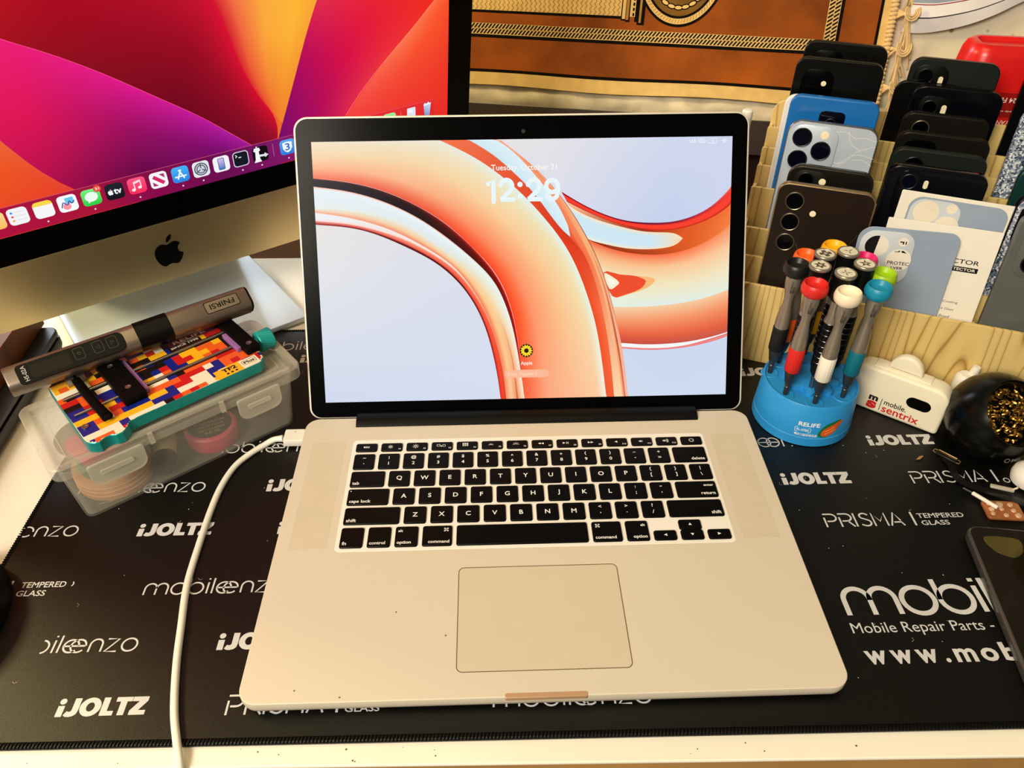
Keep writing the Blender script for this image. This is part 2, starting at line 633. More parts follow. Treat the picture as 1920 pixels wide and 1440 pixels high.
def letters_heavy(word, x, y, w, h):
    """chunky block lettering fitted to w by h"""
    P = {
        'i': (.34, [[(0.0, 0), (.32, 0), (.32, .6), (0, .6)]], [(.16, .84, .165)]),
        'J': (.72, [[(.34, 1), (.34, .36), (.3, .28), (.22, .26), (.12, .3), (.0, .08), (.12, .0), (.3, -.02), (.5, .03), (.62, .14), (.66, .34), (.66, 1)]], []),
        'L': (.66, [[(0, 0), (.64, 0), (.64, .25), (.32, .25), (.32, 1), (0, 1)]], []),
        'T': (.80, [[(.24, 0), (.56, 0), (.56, .75), (.8, .75), (.8, 1), (0, 1), (0, .75), (.24, .75)]], []),
        'Z': (.78, [[(0, 0), (.78, 0), (.78, .25), (.42, .25), (.78, .76), (.78, 1), (.02, 1), (.02, .75), (.36, .75), (0, .24)]], []),
    }
    adv = {'i': .38, 'J': .71, 'O': 1.06, 'L': .63, 'T': .80, 'Z': .78}
    tot = sum(adv[c] for c in word)
    sx = w / sum(adv[c] for c in "iJOLTZ")
    G = []
    c = 0
    for ch in word:
        if ch == 'O':
            a = circ(c + .5, .5, .52, 28, .52)
            bb = circ(c + .5, .5, .2, 28, .25)
            V = a + bb
            F = [(i, (i + 1) % 28, 28 + (i + 1) % 28, 28 + i) for i in range(28)]
            G.append(([(x + p * sx, y + q * h) for p, q in V], F))
        else:
            _, pol, dots = P[ch]
            for o in pol:
                G.append(([(x + (c + p) * sx, y + q * h) for p, q in o], [tuple(range(len(o)))]))
            for dx, dy, r in dots:
                o = circ(c + dx, dy, r, 16)
                G.append(([(x + p * sx, y + q * h) for p, q in o], [tuple(range(16))]))
        c += adv[ch]
    return G


def letters_prisma(x, y, w, h, t):
    k = w / 4.3
    G = []
    c = 0

    def st(p):
        G.append(stroke_geo([(x + (c + a) * k, y + bb * h) for a, bb in p], t))
    for ch in 'PRISMA':
        if ch in 'PR':
            st([(0, 0), (0, .72)])
            st([(-.02, .97)] + [(.38 + .3 * cos(R(a)), .7 + .27 * sin(R(a))) for a in range(90, -91, -18)] + [(.12, .43)])
            if ch == 'R':
                st([(.42, .43), (.72, 0)])
            c += .86
        elif ch == 'I':
            st([(0, 0), (0, 1)])
            c += .26
        elif ch == 'S':
            st(smooth([(.56, .84), (.34, .97), (.1, .88), (.1, .66), (.32, .53), (.54, .4), (.56, .16), (.32, .03), (.02, .14)], 4))
            c += .78
        elif ch == 'M':
            st([(0, 0), (0, .98), (.36, .35), (.72, .98), (.72, 0)])
            c += .9
        elif ch == 'A':
            st([(0, 0), (.38, 1), (.62, .36)])
            st([(.22, .26), (.62, .26), (.74, 0)])
            c += .8
    return G


mat_root = thing('desk_mat', 'black printed cloth mat spread over the white desk', 'desk mat', (0, 180, -3))
MM = rotz(R(-.55))
b = MB(MM)
out = rrect(-373, 640, -17.5, 392, 7, 4)
b.prism(out, -3, 0, 0, 1.0, 2, bot=.4)
G = []
for (x, y, w, h, wd) in ((-288.5, 3.6, 52, 11.4, 'iJOLTZ'), (-205, 45, 53, 12, 'iJOLTZ'), (-286.2, 139.2, 53, 11.6, 'iJOLTZ'),
                         (-185.5, 138.2, 53, 11.6, 'iJOLTZ'), (-202.2, 180.4, 53, 12.5, 'iJOLTZ'), (195.5, 308.0, 53, 11.6, 'iJOLTZ'),
                         (276.2, 215.2, 53, 11.8, 'iJOLTZ'), (193.6, 174.4, 53, 12.2, 'iJOLTZ'), (-205, 341, 53, 12, 'iJOLTZ')):
    G += letters_heavy(wd, x, y, w, h)
G += letters_thin('mobileenzo', -31, 1.6, 9.0, 1.15)
G += letters_thin('obileenzo', -332.3, 46.2, 9.0, 1.15, (1,), clip=-316)
G += letters_thin('mobileenzo', -264.7, 88.2, 9.0, 1.15)
G += letters_thin('enzo', -371.6, 141.4, 9.0, 1.15, clip=-371)
G += letters_thin('mobileenzo', -344, 182.3, 9.0, 1.15)
G += letters_thin('mobileenzo', -262, 223.6, 9.4, 1.15)
G += letters_thin('mobileenzo', -256.5, 361, 9.6, 1.1)
for V, F in G:
    b.add(V, F, 1, MM.inverted(), .05)
IM = MM.inverted()
for (x, y, w) in ((-188.5, 1.6, 55.5), (213, 131.6, 55.5), (294.4, 172.6, 55.5)):
    for V, F in letters_prisma(x, y, w, 12.6, 1.25):
        b.add(V, F, 1, IM, .05)
    b.line([(x + 65, y - .3), (x + 65, y + 12.4)], 1.5, .05, 1, M=IM)
    if x > 290:
        continue
    b.text('TEMPERED', x + 69, y + 6.5, 34.5, 4.4, .05, 1, IM, .012)
    b.text('GLASS', x + 69.6, y - .3, 20.5, 4.4, .05, 1, IM, .012)
b.line([(-356.5, 90.4), (-356.5, 102.6)], 1.5, .05, 1, M=IM)
b.text('TEMPERED', -349.6, 96.6, 30, 4.6, .05, 1, IM, .012)
b.line([(p[0], p[1]) for p in arc(-317, 98.9, 2.3, -50, 50, 6)], .8, .05, 1, M=IM)
b.text('GLASS', -349.9, 89.7, 19.2, 4.6, .05, 1, IM, .012)
# the ring mark beside the screwdriver stand
for cx in (191.6, 198.6):
    b.line(circ(cx, 221.6, 5.0, 30), 1.0, .05, 1, True, IM)
b.line([(186.6, 221.6), (203.6, 221.6)], 1.0, .05, 1, M=IM)
b.line([(206.4, 216.5), (206.4, 226)], 1.1, .05, 1, M=IM)
b.flat(circ(213, 217, .6, 8), .05, 1, IM)
b.line(circ(366.4, 173.6, 2.2, 20), .8, .05, 1, True, IM)
# large address block at the right
for V, F in letters_thin('mobileenzo', 202.3, 57.4, 20.6, 3.5, asc=1.29, gap=.2):
    b.add(V, F, 1, IM, .05)
b.text('Mobile Repair Parts -', 199.4, 41.6, 92.6, None, .05, 1, IM, .0)
for ch, x0, x1, h_ in (('w', 200.8, 214.2, 9.4), ('w', 217, 230.4, 9.4), ('w', 233, 246.4, 9.4), ('.', 250.2, 253.2, 3), ('m', 257, 270.6, 9.4), ('o', 273.6, 284.4, 9.4), ('b', 287.4, 297.6, 13), ('i', 301, 303.4, 13)):
    b.text(ch, x0, 21.9, x1 - x0, h_, .05, 1, IM, .03)
for i in range(46):                                                      # lint
    x, y = random.choice([(random.uniform(-365, -190), random.uniform(-10, 330)), (random.uniform(185, 330), random.uniform(-10, 230))])
    if i % 3:
        b.flat(circ(x, y, random.uniform(.18, .45), 5), .06, 1, IM)
    else:
        a = random.uniform(0, 6)
        b.line([(x, y), (x + 2 * cos(a), y + 2 * sin(a)), (x + 3.2 * cos(a + .6), y + 3.2 * sin(a + .6))], .14, .06, 1, M=IM)
b.build('mat_sheet', [MATFAB, PRINT], mat_root)
# overlocked edge: short slanted stitches all the way round
b = MB(MM)
L = smooth(rrect(-373, 640, -17.5, 392, 7, 4), 1, True)
L = resample(L + [L[0]], 1360)
for i in range(0, len(L) - 1):
    p, q = Vector(L[i]), Vector(L[i + 1])
    t = (q - p).normalized()
    n = Vector((-t.y, t.x))
    c = (p + q) / 2
    a0 = c + n * 3.6 + t * .5
    a1 = c - n * .15 - t * .4
    b.add([(a0.x - t.x * .9, a0.y - t.y * .9, .1), (a0.x + t.x * .95, a0.y + t.y * .95, .1), (a1.x + t.x * .95, a1.y + t.y * .95, -1.2), (a1.x - t.x * .95, a1.y - t.y * .95, -1.2),
           (c.x + n.x * 2.2 - t.x * .2, c.y + n.y * 2.2 - t.y * .2, .75), (c.x + n.x * .3, c.y + n.y * .3, .6)],
          [(0, 1, 4), (1, 5, 4), (1, 2, 5), (2, 3, 5), (3, 0, 4), (3, 4, 5)], 0)
b.build('stitched_edge', STITCH, mat_root)

# ================================================================== laptop
laptop = thing('laptop', 'open silver laptop in the middle of the desk showing a lock screen', 'laptop', (0, 120, 0))
ZT = 13.5
b = MB()
b.prism(rrect(-179.45, 179.45, 0, 247, 11, 8), 1.6, ZT, 0, .6, 3, bot=6.5)
for x, y in ((-60, 42), (-92, 60), (-147, 8), (-120, 3)):                # small dents in the palm rest
    b.flat(circ(x, y, .6, 8), ZT + .02, 1)
DENT = mat('scuffs', (120, 100, 80), .7)
b.build('base', [ALU, DENT], laptop)
b = MB()
for x in (-160, 160):
    for y in (20, 228):
        b.lathe([(7, 0), (7.6, .6), (7.6, 1.9)], 20, 0, Matrix.Translation((x, y, 0)))
b.build('rubber_feet', BLACKP, laptop)
# finger notch in the front edge
NOTCH = mat('notch_aluminium', (196, 158, 122), .4, .2, .4, .03)
b = MB().prism(rrect(-24.5, 24.5, -.5, 2.8, 1.6, 6), ZT - 3.2, ZT + .05, 0, .3, 1)
b.build('finger_notch', NOTCH, laptop)
# keyboard deck
DECK = mat('keyboard_deck', (244, 240, 230), .4, 0, .4, .01)  # same aluminium as the base, whitened for the key backlight glow
b = MB().prism(rrect(-138.6, 138.4, 109.2, 220.3, 3.5, 5), ZT - 1, ZT + .12, 0, .1, 1)
b.build('keyboard_deck', DECK, laptop)
GRILLE = mat('speaker_mesh', (214, 202, 178), .6, .0, .3, .02)
HOLE = mat('speaker_holes', (194, 180, 152), .7)
for sx in (-1, 1):
    b = MB()
    x0, x1 = (-170.5, -144) if sx < 0 else (144, 170)
    b.flat([(x0, 112.5), (x1, 112.5), (x1, 219), (x0, 219)], ZT + .02, 0)
    nx, ny = 19, 76
    for i in range(nx):
        for j_ in range(ny):
            x, y = x0 + (i + .5) * (x1 - x0) / nx, 112.5 + (j_ + .5) * 106.5 / ny
            b.flat(circ(x, y, .36, 5), ZT + .04, 1)
    b.build('speaker_grille', [GRILLE, HOLE], laptop)
# trackpad with its dark seam
b = MB()
b.prism(rrect(-52.5, 52.5, 17, 93, 3.4, 6), ZT - .5, ZT + .06, 0, .05, 1)
SEAM = mat('trackpad_seam', (112, 96, 62), .6)
b.line(rrect(-52.8, 52.8, 16.7, 93.3, 3.6, 6), .62, ZT + .03, 1, True)
TPAD = mat('trackpad_glass', (212, 199, 174), .34, 0, .4, .01)
b.build('trackpad', [TPAD, SEAM], laptop)
# hinge barrel
b = MB().prism([(11.2 + 6.2 * cos(a), 244.5 + 9.5 * sin(a)) for a in [2 * pi * i / 24 for i in range(24)]], -139, 138.5, 0, .4, 1,
               Matrix(((0, 0, 1, 0), (0, 1, 0, 0), (1, 0, 0, 0), (0, 0, 0, 1))))
b.build('hinge', HINGE, laptop)

# keys -------------------------------------------------------------------
U0 = -137.1
PT = 18.93
KG = 3.0


def key(x0, x1, y0, y1, items=()):
    b = MB()
    b.prism(rrect(x0, x1, y0, y1, 1.6, 3), ZT + .1, ZT + 1.35, 0, .55, 2, bot=0)
    z = ZT + 1.4
    for it in items:
        kind = it[0]
        if kind == 't':
            _, s, fx, fy, h, al = it
            xx = {'l': x0 + fx, 'r': x1 - fx, 'c': (x0 + x1) / 2 + fx}[al]
            yy = y0 + fy if al != 'c' else (y0 + y1) / 2 + fy
            v, f, (a, bb, c, d) = textgeo(s, .018)
            capH = .72
            sc = h / capH
            W = (bb - a) * sc
            px = {'l': xx, 'r': xx - W, 'c': xx - W / 2}[al]
            py = yy if al != 'c' else yy - (d + c) / 2 * sc
            b.add([(px + (p - a) * sc, py + q * sc) for p, q in v], f, 1, None, z)
        elif kind == 'p':
            for o in it[1]:
                b.flat([((x0 + x1) / 2 + p, (y0 + y1) / 2 + q) for p, q in o], z, 1)
        elif kind == 's':
            for o, w, cl in it[1]:
                b.line([((x0 + x1) / 2 + p, (y0 + y1) / 2 + q) for p, q in o], w, z, 1, cl)
    return b.build('key', [KEYCAP, LEGEND], laptop, angle=50)


def row(y0, y1, widths, labels):
    x = U0
    for w, lb in zip(widths, labels):
        key(x + KG / 2, x + w * PT - KG / 2, y0, y1, lb)
        x += w * PT


def C(s, h=4.0, dy=0.0, dx=0.0):
    return ('t', s, dx, dy, h, 'c')


def two(a, b_):
    return [C(a, 3.0, 3.4), C(b_, 3.2, -2.6)]


def tri(x, s, y=0.0, h=1.1):
    return [(x - s * h, y - h), (x - s * h, y + h), (x + s * h, y)]


def sun(r):
    return [([(r * .45 * cos(a), r * .45 * sin(a)) for a in [i * pi / 6 for i in range(12)]], .5, True)] + \
           [([(r * .75 * cos(a), r * .75 * sin(a)), (r * 1.15 * cos(a), r * 1.15 * sin(a))], .4, False) for a in [i * pi / 4 for i in range(8)]]


def F_(n):
    return ('t', n, 1.3, 1.2, 1.5, 'r')


def at(L, dx):
    return [[(p + dx, q) for p, q in o] for o in L]


def ats(L, dx, dy=0):
    return [([(p + dx, q + dy) for p, q in o], w, c) for o, w, c in L]


spk = [[(-1.6, -.6), (-.6, -.6), (.3, -1.3), (.3, 1.3), (-.6, .6), (-1.6, .6)]]
frow = [
    [C('esc', 2.7)],
    [('s', ats(sun(1.7), -1)), F_('F1')],
    [('s', ats(sun(2.1), -1)), F_('F2')],
    [('s', [([(-4, -.5), (-1.6, -.5), (-1.6, 1.4), (-4, 1.4)], .4, True), ([(-1, -1), (-.2, -1), (-.2, .2), (-1, .2)], .4, True), ([(.6, -1), (2.4, -1), (2.4, 1.2), (.6, 1.2)], .4, True)]), F_('F3')],
    [('p', [[(x, y), (x + 1.2, y), (x + 1.2, y + .9), (x, y + .9)] for x in (-3.6, -2, -.4) for y in (-1, .4, 1.6)]), F_('F4')],
    [('s', [(arc(-1, -.6, .7, 0, 180, 6), .4, False)] + [([(-1 + 1.2 * cos(R(a)), -.6 + 1.2 * sin(R(a))), (-1 + 1.9 * cos(R(a)), -.6 + 1.9 * sin(R(a)))], .35, False) for a in (10, 50, 90, 130, 170)]), F_('F5')],
    [('s', [(arc(-1, -.6, .9, 0, 180, 6), .4, False)] + [([(-1 + 1.5 * cos(R(a)), -.6 + 1.5 * sin(R(a))), (-1 + 2.5 * cos(R(a)), -.6 + 2.5 * sin(R(a)))], .4, False) for a in (5, 48, 90, 132, 175)]), F_('F6')],
    [('p', [tri(-2.2, -1), tri(.1, -1)]), F_('F7')],
    [('p', [tri(-2.3, 1), [(-.6, -1.1), (-.1, -1.1), (-.1, 1.1), (-.6, 1.1)], [(.5, -1.1), (1, -1.1), (1, 1.1), (.5, 1.1)]]), F_('F8')],
    [('p', [tri(-2.2, 1), tri(.1, 1)]), F_('F9')],
    [('p', [tri(-.8, -1)]), F_('F10')],
    [('p', at(spk, -.6)), ('s', [(arc(-.3, 0, .9, -50, 50, 5), .35, False)]), F_('F11')],
    [('p', at(spk, -1.4)), ('s', [(arc(-1.1, 0, k, -52, 52, 5), .35, False) for k in (.9, 1.7, 2.5)]), F_('F12')],
    [('s', [(arc(0, 0, 1.7, 120, 420, 14), .45, False), ([(0, .6), (0, 2.1)], .45, False)])],
]
row(206.4, 215.2, [14.5 / 14] * 14, frow)
row(187.2, 203.4, [1] * 13 + [1.5], [two('~', '`')] + [two(a, c) for a, c in zip('!@#$%^&*()', '1234567890')] + [two('–', '-'), two('+', '='), [('t', 'delete', 2, 2, 3, 'r')]])
row(168.9, 184.6, [1.5] + [1] * 13, [[('t', 'tab', 1.8, 2, 3, 'l')]] + [[C(c)] for c in 'QWERTYUIOP'] + [two('{', '['), two('}', ']'), two('|', '\\')])
row(150.9, 166.5, [1.75] + [1] * 11 + [1.75], [[('t', 'caps lock', 1.8, 2, 3, 'l'), ('p', [circ(-13, 5.5, .5, 8)])]] + [[C(c)] for c in 'ASDFGHJKL'] + [two(':', ';'), two('”', '’'), [('t', 'enter', 2, 10.4, 2.4, 'r'), ('t', 'return', 2, 2.2, 3, 'r')]])
row(132.6, 148.2, [2.25] + [1] * 10 + [2.25], [[('t', 'shift', 2, 2, 3, 'l')]] + [[C(c)] for c in 'ZXCVBNM'] + [two('<', ','), two('>', '.'), two('?', '/'), [('t', 'shift', 2, 2, 3, 'r')]])


def clover(dx, dy, r=.75):
    L = []
    for sx in (-1, 1):
        for sy in (-1, 1):
            L.append((circ(dx + sx * r * 1.35, dy + sy * r * 1.35, r * .6, 10), .38, True))
    L.append(([(dx - r * .8, dy - r * .8), (dx + r * .8, dy - r * .8), (dx + r * .8, dy + r * .8), (dx - r * .8, dy + r * .8)], .38, True))
    return ('s', L)


row(111.9, 129.6, [1, 1, 1, 1.25, 5, 1.25, 1], [
    [('t', 'fn', 1.8, 2.2, 3, 'l')], [('t', 'control', 1.6, 2.2, 2.7, 'l')],
    [('t', 'alt', 2, 12.6, 2.3, 'l'), ('t', 'option', 1.6, 2.2, 2.7, 'l')],
    [clover(6.2, 5), ('t', 'command', 1.8, 2.2, 2.7, 'r')], [],
    [clover(-6.2, 5), ('t', 'command', 1.8, 2.2, 2.7, 'l')],
    [('t', 'alt', 2, 12.6, 2.3, 'r'), ('t', 'option', 1.6, 2.2, 2.7, 'r')]])
xa = U0 + 11.5 * PT
key(xa + 1.5, xa + PT - 1.5, 111.9, 120.4, [('p', [tri(0, -1, 0, 1.2)])])
key(xa + PT + 1.5, xa + 2 * PT - 1.5, 111.9, 120.4, [('p', [[(-1.2, .9), (0, -1.2), (1.2, .9)]])])
key(xa + PT + 1.5, xa + 2 * PT - 1.5, 120.9, 129.6, [('p', [[(-1.2, -.9), (1.2, -.9), (0, 1.2)]])])
key(xa + 2 * PT + 1.5, xa + 3 * PT - 1.5, 111.9, 120.4, [('p', [tri(0, 1, 0, 1.2)])])

# lid ---------------------------------------------------------------------
TH = R(29.817)
LO = Vector((-165.85, 260.44, 19.586))
ML = frame(LO, (1, 0, 0), (0, sin(TH), cos(TH)))
b = MB(ML).prism(rrect(-13.6, 345.3, -13.6, 226.4, [9, 9, 11, 11], 8), -6.5, .25, 0, 1.0, 2, bot=3.0)
LIDALU = mat('lid_aluminium', (228, 222, 206), .4, .25, .5, .02)
b.build('lid', LIDALU, laptop)
b = MB(ML).prism(rrect(-12.0, 343.7, -12.6, 224.8, [8, 8, 9.5, 9.5], 8), -.5, .45, 0, .15, 1)
bez = b.build('bezel', BLACKGLASS, laptop)
WEBC = mat('camera_lens', (34, 34, 36), .3, 0, .4)
b = MB(ML).prism(circ(166.1, 213.3, 1.6, 20), .4, .52, 0)
b.build('camera', WEBC, bez)

WD, HD = 331.7, 207.3


def cl(p):
    return (min(WD, max(0, p[0])), min(HD, max(0, p[1])))


def relax(p, it):
    for _ in range(it):
        p = [p[0]] + [tuple((a + 2 * q + c) / 4 for a, q, c in zip(p[i - 1], p[i], p[i + 1])) for i in range(1, len(p) - 1)] + [p[-1]]
    return p


class Pic:
    """flat coloured layers of a lit display"""

    def __init__(s, M, clamp, z0=.5, dz=.01):
        s.b = MB(M)
        s.z = z0
        s.dz = dz
        s.cl = clamp

    def band(s, A, B, stops, n=46, m=5, sm=4, it=8):
        A = relax(resample(smooth(A, sm), n), it)
        B = relax(resample(smooth(B, sm), n), it)
        if not isinstance(stops[0][1], list):
            stops = [(0, stops), (1, stops)]
        ts = sorted(set([t for _, st in stops for t, _ in st] + [i / m for i in range(m + 1)]))

        def colr(st, t):
            for (t0, c0), (t1, c1) in zip(st, st[1:]):
                if t <= t1:
                    k = (t - t0) / (t1 - t0) if t1 > t0 else 0
                    k = max(0, min(1, k))
                    return [a + (c - a) * k for a, c in zip(c0, c1)]
            return st[-1][1]
        V = []
        CC = []
        for i in range(n):
            u = i / (n - 1)
            for (u0, s0), (u1, s1) in zip(stops, stops[1:]):
                if u <= u1 + 1e-9:
                    break
            k = max(0, min(1, (u - u0) / (u1 - u0)))
            for t in ts:
                V.append(s.cl((A[i][0] + (B[i][0] - A[i][0]) * t, A[i][1] + (B[i][1] - A[i][1]) * t)))
                c0, c1 = colr(s0, t), colr(s1, t)
                CC.append([a + (c - a) * k for a, c in zip(c0, c1)])
        q = len(ts)
        F = [(i * q + j, (i + 1) * q + j, (i + 1) * q + j + 1, i * q + j + 1) for i in range(n - 1) for j in range(q - 1)]
        s.b.add(V, F, 0, None, s.z, CC)
        s.z += s.dz

    def poly(s, o, col, sm=0):
        if sm:
            o = smooth(o, sm, True)
        s.b.flat([s.cl(p) for p in o], s.z, 0, None, col)
        s.z += s.dz

    def fan(s, o, c_in, c_out, cen=None):
        o = [s.cl(p) for p in o]
        cen = cen or (sum(p[0] for p in o) / len(o), sum(p[1] for p in o) / len(o))
        n = len(o)
        s.b.add([cen] + list(o), [(0, i + 1, (i + 1) % n + 1) for i in range(n)], 0, None, s.z, [c_in] + [c_out] * n)
        s.z += s.dz

    def stroke(s, pts, w, col, closed=False):
        V, F = stroke_geo(pts, w, closed)
        s.b.add([s.cl(p) for p in V], F, 0, None, s.z, col)
        s.z += s.dz

    def text(s, body, x, y, w=None, h=None, col=(255, 255, 255), off=0.0, align='l', rot=0.0):
        V, F = fit_text(body, x, y, w, h, off, align, rot)
        s.b.add(V, F, 0, None, s.z, col)
        s.z += s.dz


pc = Pic(ML, cl)
# pale background
pc.band([(0, 0), (WD, 0)], [(0, HD), (WD, HD)], [(0, [(0, (208, 218, 238)), (.5, (226, 227, 232)), (1, (235, 225, 210))]),
                                                  (.55, [(0, (214, 222, 240)), (.6, (216, 220, 238)), (1, (229, 226, 230))]),
                                                  (.85, [(0, (206, 218, 238)), (.6, (192, 206, 236)), (1, (208, 216, 238))]),
                                                  (1, [(0, (206, 218, 238)), (.6, (206, 214, 238)), (1, (206, 214, 238))])], 30, 10)
w = LW
# right-hand loop
pc.band(w['D1'], w['D2'], [(0, [(0, (250, 205, 160)), (.5, (252, 120, 50)), (1, (120, 30, 10))]),
                                                 (.45, [(0, (150, 40, 10)), (.4, (220, 84, 30)), (1, (170, 62, 20))]),
                                                 (.7, [(0, (222, 88, 34)), (1, (226, 92, 38))]), (1, [(0, (246, 116, 52)), (1, (250, 134, 70))])])
pc.band(w['D2'], w['D3'], [(0, [(0, (244, 96, 60)), (.16, (248, 176, 120)), (.45, (244, 224, 178)), (.8, (236, 236, 212)), (1, (226, 240, 230))]),
                           (.6, [(0, (250, 110, 66)), (.25, (250, 200, 150)), (.6, (242, 230, 190)), (1, (224, 238, 230))]),
                           (1, [(0, (252, 150, 100)), (.35, (250, 206, 160)), (.7, (240, 232, 200)), (1, (228, 238, 226))])])
pc.band(w['D3'], w['D4'], [(0, [(0, (246, 210, 170)), (.35, (248, 160, 112)), (.7, (238, 104, 66)), (1, (196, 74, 58))]),
                           (1, [(0, (248, 200, 156)), (.4, (244, 142, 96)), (.8, (228, 96, 66)), (1, (200, 90, 74))])])
pc.band(w['D4'], w['D5'], [(0, (244, 246, 248)), (1, (250, 250, 252))])
pc.band(w['D5'], w['D6'], [(0, (214, 70, 96)), (.5, (252, 150, 130)), (1, (226, 90, 120))], 40, 2)
pc.band(w['P0'], w['P1'], [(0, [(0, (248, 236, 214)), (.2, (206, 232, 244)), (.8, (206, 232, 244)), (1, (240, 240, 226))]),
                           (.7, [(0, (246, 224, 190)), (.25, (204, 230, 244)), (.8, (206, 232, 244)), (1, (250, 226, 190))]),
                           (1, [(0, (250, 224, 184)), (1, (250, 216, 170))])])
pc.poly(w['R0'], (250, 186, 120), 3)
pc.poly(w['R1'], (238, 78, 44), 3)
pc.fan(smooth(w['R2'], 3, True), (252, 250, 240), (240, 236, 200))
pc.band(w['D0'], w['D1'], [(0, [(0, (150, 0, 40)), (.18, (170, 0, 20)), (.35, (250, 64, 44)), (.8, (246, 58, 38)), (1, (160, 14, 10))]),
                           (.5, [(0, (90, 20, 70)), (.2, (120, 10, 40)), (.36, (252, 60, 44)), (.8, (250, 60, 40)), (1, (200, 30, 20))]),
                           (1, [(0, (250, 110, 90)), (.2, (246, 60, 50)), (.8, (252, 66, 44)), (1, (170, 20, 16))])])
# main tube
top_c6 = [(-2, HD + 4), (60, HD + 4)] + [(p[0], p[1]) for p in w['C6'][:1]]
pc.band(w['C5'], [(-2, HD + 3), (40, HD + 3)] + w['C6'],
        [(0, [(0, (246, 120, 92)), (.25, (250, 176, 140)), (.55, (246, 214, 172)), (1, (240, 228, 206))]),
         (.25, [(0, (236, 88, 60)), (.25, (250, 184, 140)), (.6, (246, 216, 170)), (1, (236, 232, 214))]),
         (.5, [(0, (250, 70, 30)), (.2, (252, 140, 96)), (.55, (250, 204, 150)), (.85, (240, 226, 184)), (1, (226, 240, 236))]),
         (.75, [(0, (255, 66, 20)), (.25, (253, 150, 104)), (.6, (250, 196, 142)), (.88, (244, 222, 172)), (1, (228, 244, 226))]),
         (1, [(0, (252, 100, 60)), (.3, (252, 170, 130)), (.9, (252, 204, 160)), (1, (246, 240, 226))])], 60, 8)
pc.band(w['C6'], w['C8m'], [(0, [(0, (246, 120, 80)), (1, (240, 110, 72))]), (.5, [(0, (222, 60, 26)), (1, (240, 104, 60))]), (1, [(0, (240, 90, 48)), (1, (250, 200, 150))])])
pc.band(w['C6'], w['C7'], [(0, [(0, (246, 120, 80)), (1, (240, 110, 72))]), (.45, [(0, (222, 56, 24)), (1, (214, 52, 22))]),
                           (.7, [(0, (238, 76, 36)), (1, (250, 110, 66))]), (1, [(0, (240, 90, 48)), (1, (246, 96, 52))])])
pc.band(w['C7b'], w['C8'], [(0, (206, 232, 240)), (.5, (214, 236, 246)), (1, (222, 240, 246))])
pc.band(w['C8b'], w['C8m'], [(0, [(0, (252, 160, 110)), (1, (250, 170, 124))]), (.5, [(0, (240, 110, 66)), (1, (246, 130, 84))]), (1, [(0, (250, 222, 178)), (1, (252, 216, 170))])])
pc.band(w['C8m'], w['C9'], [(0, [(0, (226, 84, 50)), (.5, (248, 130, 90)), (1, (252, 190, 150))]),
                            (.45, [(0, (252, 176, 120)), (.8, (250, 180, 128)), (1, (90, 30, 20))]),
                            (.8, [(0, (252, 196, 146)), (.3, (250, 160, 110)), (.5, (150, 40, 20)), (.62, (250, 180, 140)), (1, (250, 170, 150))]),
                            (1, [(0, (252, 196, 150)), (.4, (240, 130, 90)), (.5, (200, 80, 60)), (.6, (252, 190, 160)), (1, (250, 180, 170))])], 50, 8)
pc.band(w['C4'], w['C5'], [(0, [(0, (22, 24, 40)), (.8, (26, 28, 44)), (1, (80, 40, 50))]), (.3, [(0, (20, 14, 22)), (.7, (40, 10, 16)), (1, (110, 20, 14))]),
                           (.55, [(0, (66, 4, 4)), (.7, (120, 8, 4)), (1, (210, 40, 14))]), (.8, [(0, (140, 8, 2)), (.7, (180, 16, 4)), (1, (236, 56, 20))]), (1, [(0, (226, 90, 60)), (1, (240, 96, 60))])])
pc.band(w['C3'], w['C4'], [(0, [(0, (230, 238, 236)), (.5, (226, 236, 244)), (.9, (232, 238, 242)), (1, (246, 190, 160))]),
                           (.4, [(0, (230, 232, 222)), (.4, (224, 236, 240)), (.9, (236, 244, 246)), (1, (250, 150, 120))]),
                           (.7, [(0, (250, 214, 160)), (.4, (240, 232, 200)), (1, (232, 246, 244))]), (.9, [(0, (180, 80, 40)), (.15, (252, 170, 130)), (.6, (252, 216, 180)), (1, (240, 240, 226))]),
                           (1, [(0, (150, 60, 40)), (.2, (252, 150, 110)), (.7, (252, 214, 180)), (1, (250, 226, 200))])], 50, 6)
pc.band(w['C2'], w['C3'], [(0, [(0, (246, 168, 140)), (.6, (240, 216, 190)), (1, (230, 236, 230))]), (.4, [(0, (240, 128, 96)), (.5, (248, 206, 160)), (1, (238, 226, 196))]),
                           (.7, [(0, (244, 120, 84)), (.4, (252, 196, 136)), (1, (250, 214, 156))]), (1, [(0, (250, 150, 110)), (.5, (252, 204, 156)), (1, (240, 140, 90))])], 50, 5)
pc.band(w['C1'], w['C2'], [(0, [(0, (252, 226, 220)), (.5, (232, 240, 250)), (1, (240, 236, 236))]), (.5, [(0, (252, 214, 196)), (1, (252, 232, 222))]), (.75, [(0, (250, 110, 70)), (1, (252, 150, 110))]), (1, [(0, (240, 80, 44)), (1, (250, 150, 110))])], 50, 3)
pc.band(w['C0'], w['C1'], [(0, [(0, (130, 20, 30)), (.4, (190, 60, 60)), (1, (250, 180, 170))]), (.35, [(0, (70, 0, 10)), (.28, (110, 6, 10)), (.42, (236, 96, 76)), (1, (250, 160, 130))]),
                           (.6, [(0, (90, 4, 4)), (.22, (110, 8, 8)), (.34, (240, 76, 54)), (1, (250, 120, 84))]), (1, [(0, (150, 20, 10)), (.15, (246, 60, 36)), (.8, (240, 66, 40)), (1, (190, 30, 16))])], 50, 4)
# clock, name and password field
WT = (250, 252, 250)
pc.text('Tuesday, October 21', 166.2, 185.2, 52, None, (246, 246, 240), .012, 'c')
CK = (232, 246, 250)
cw = 3.5


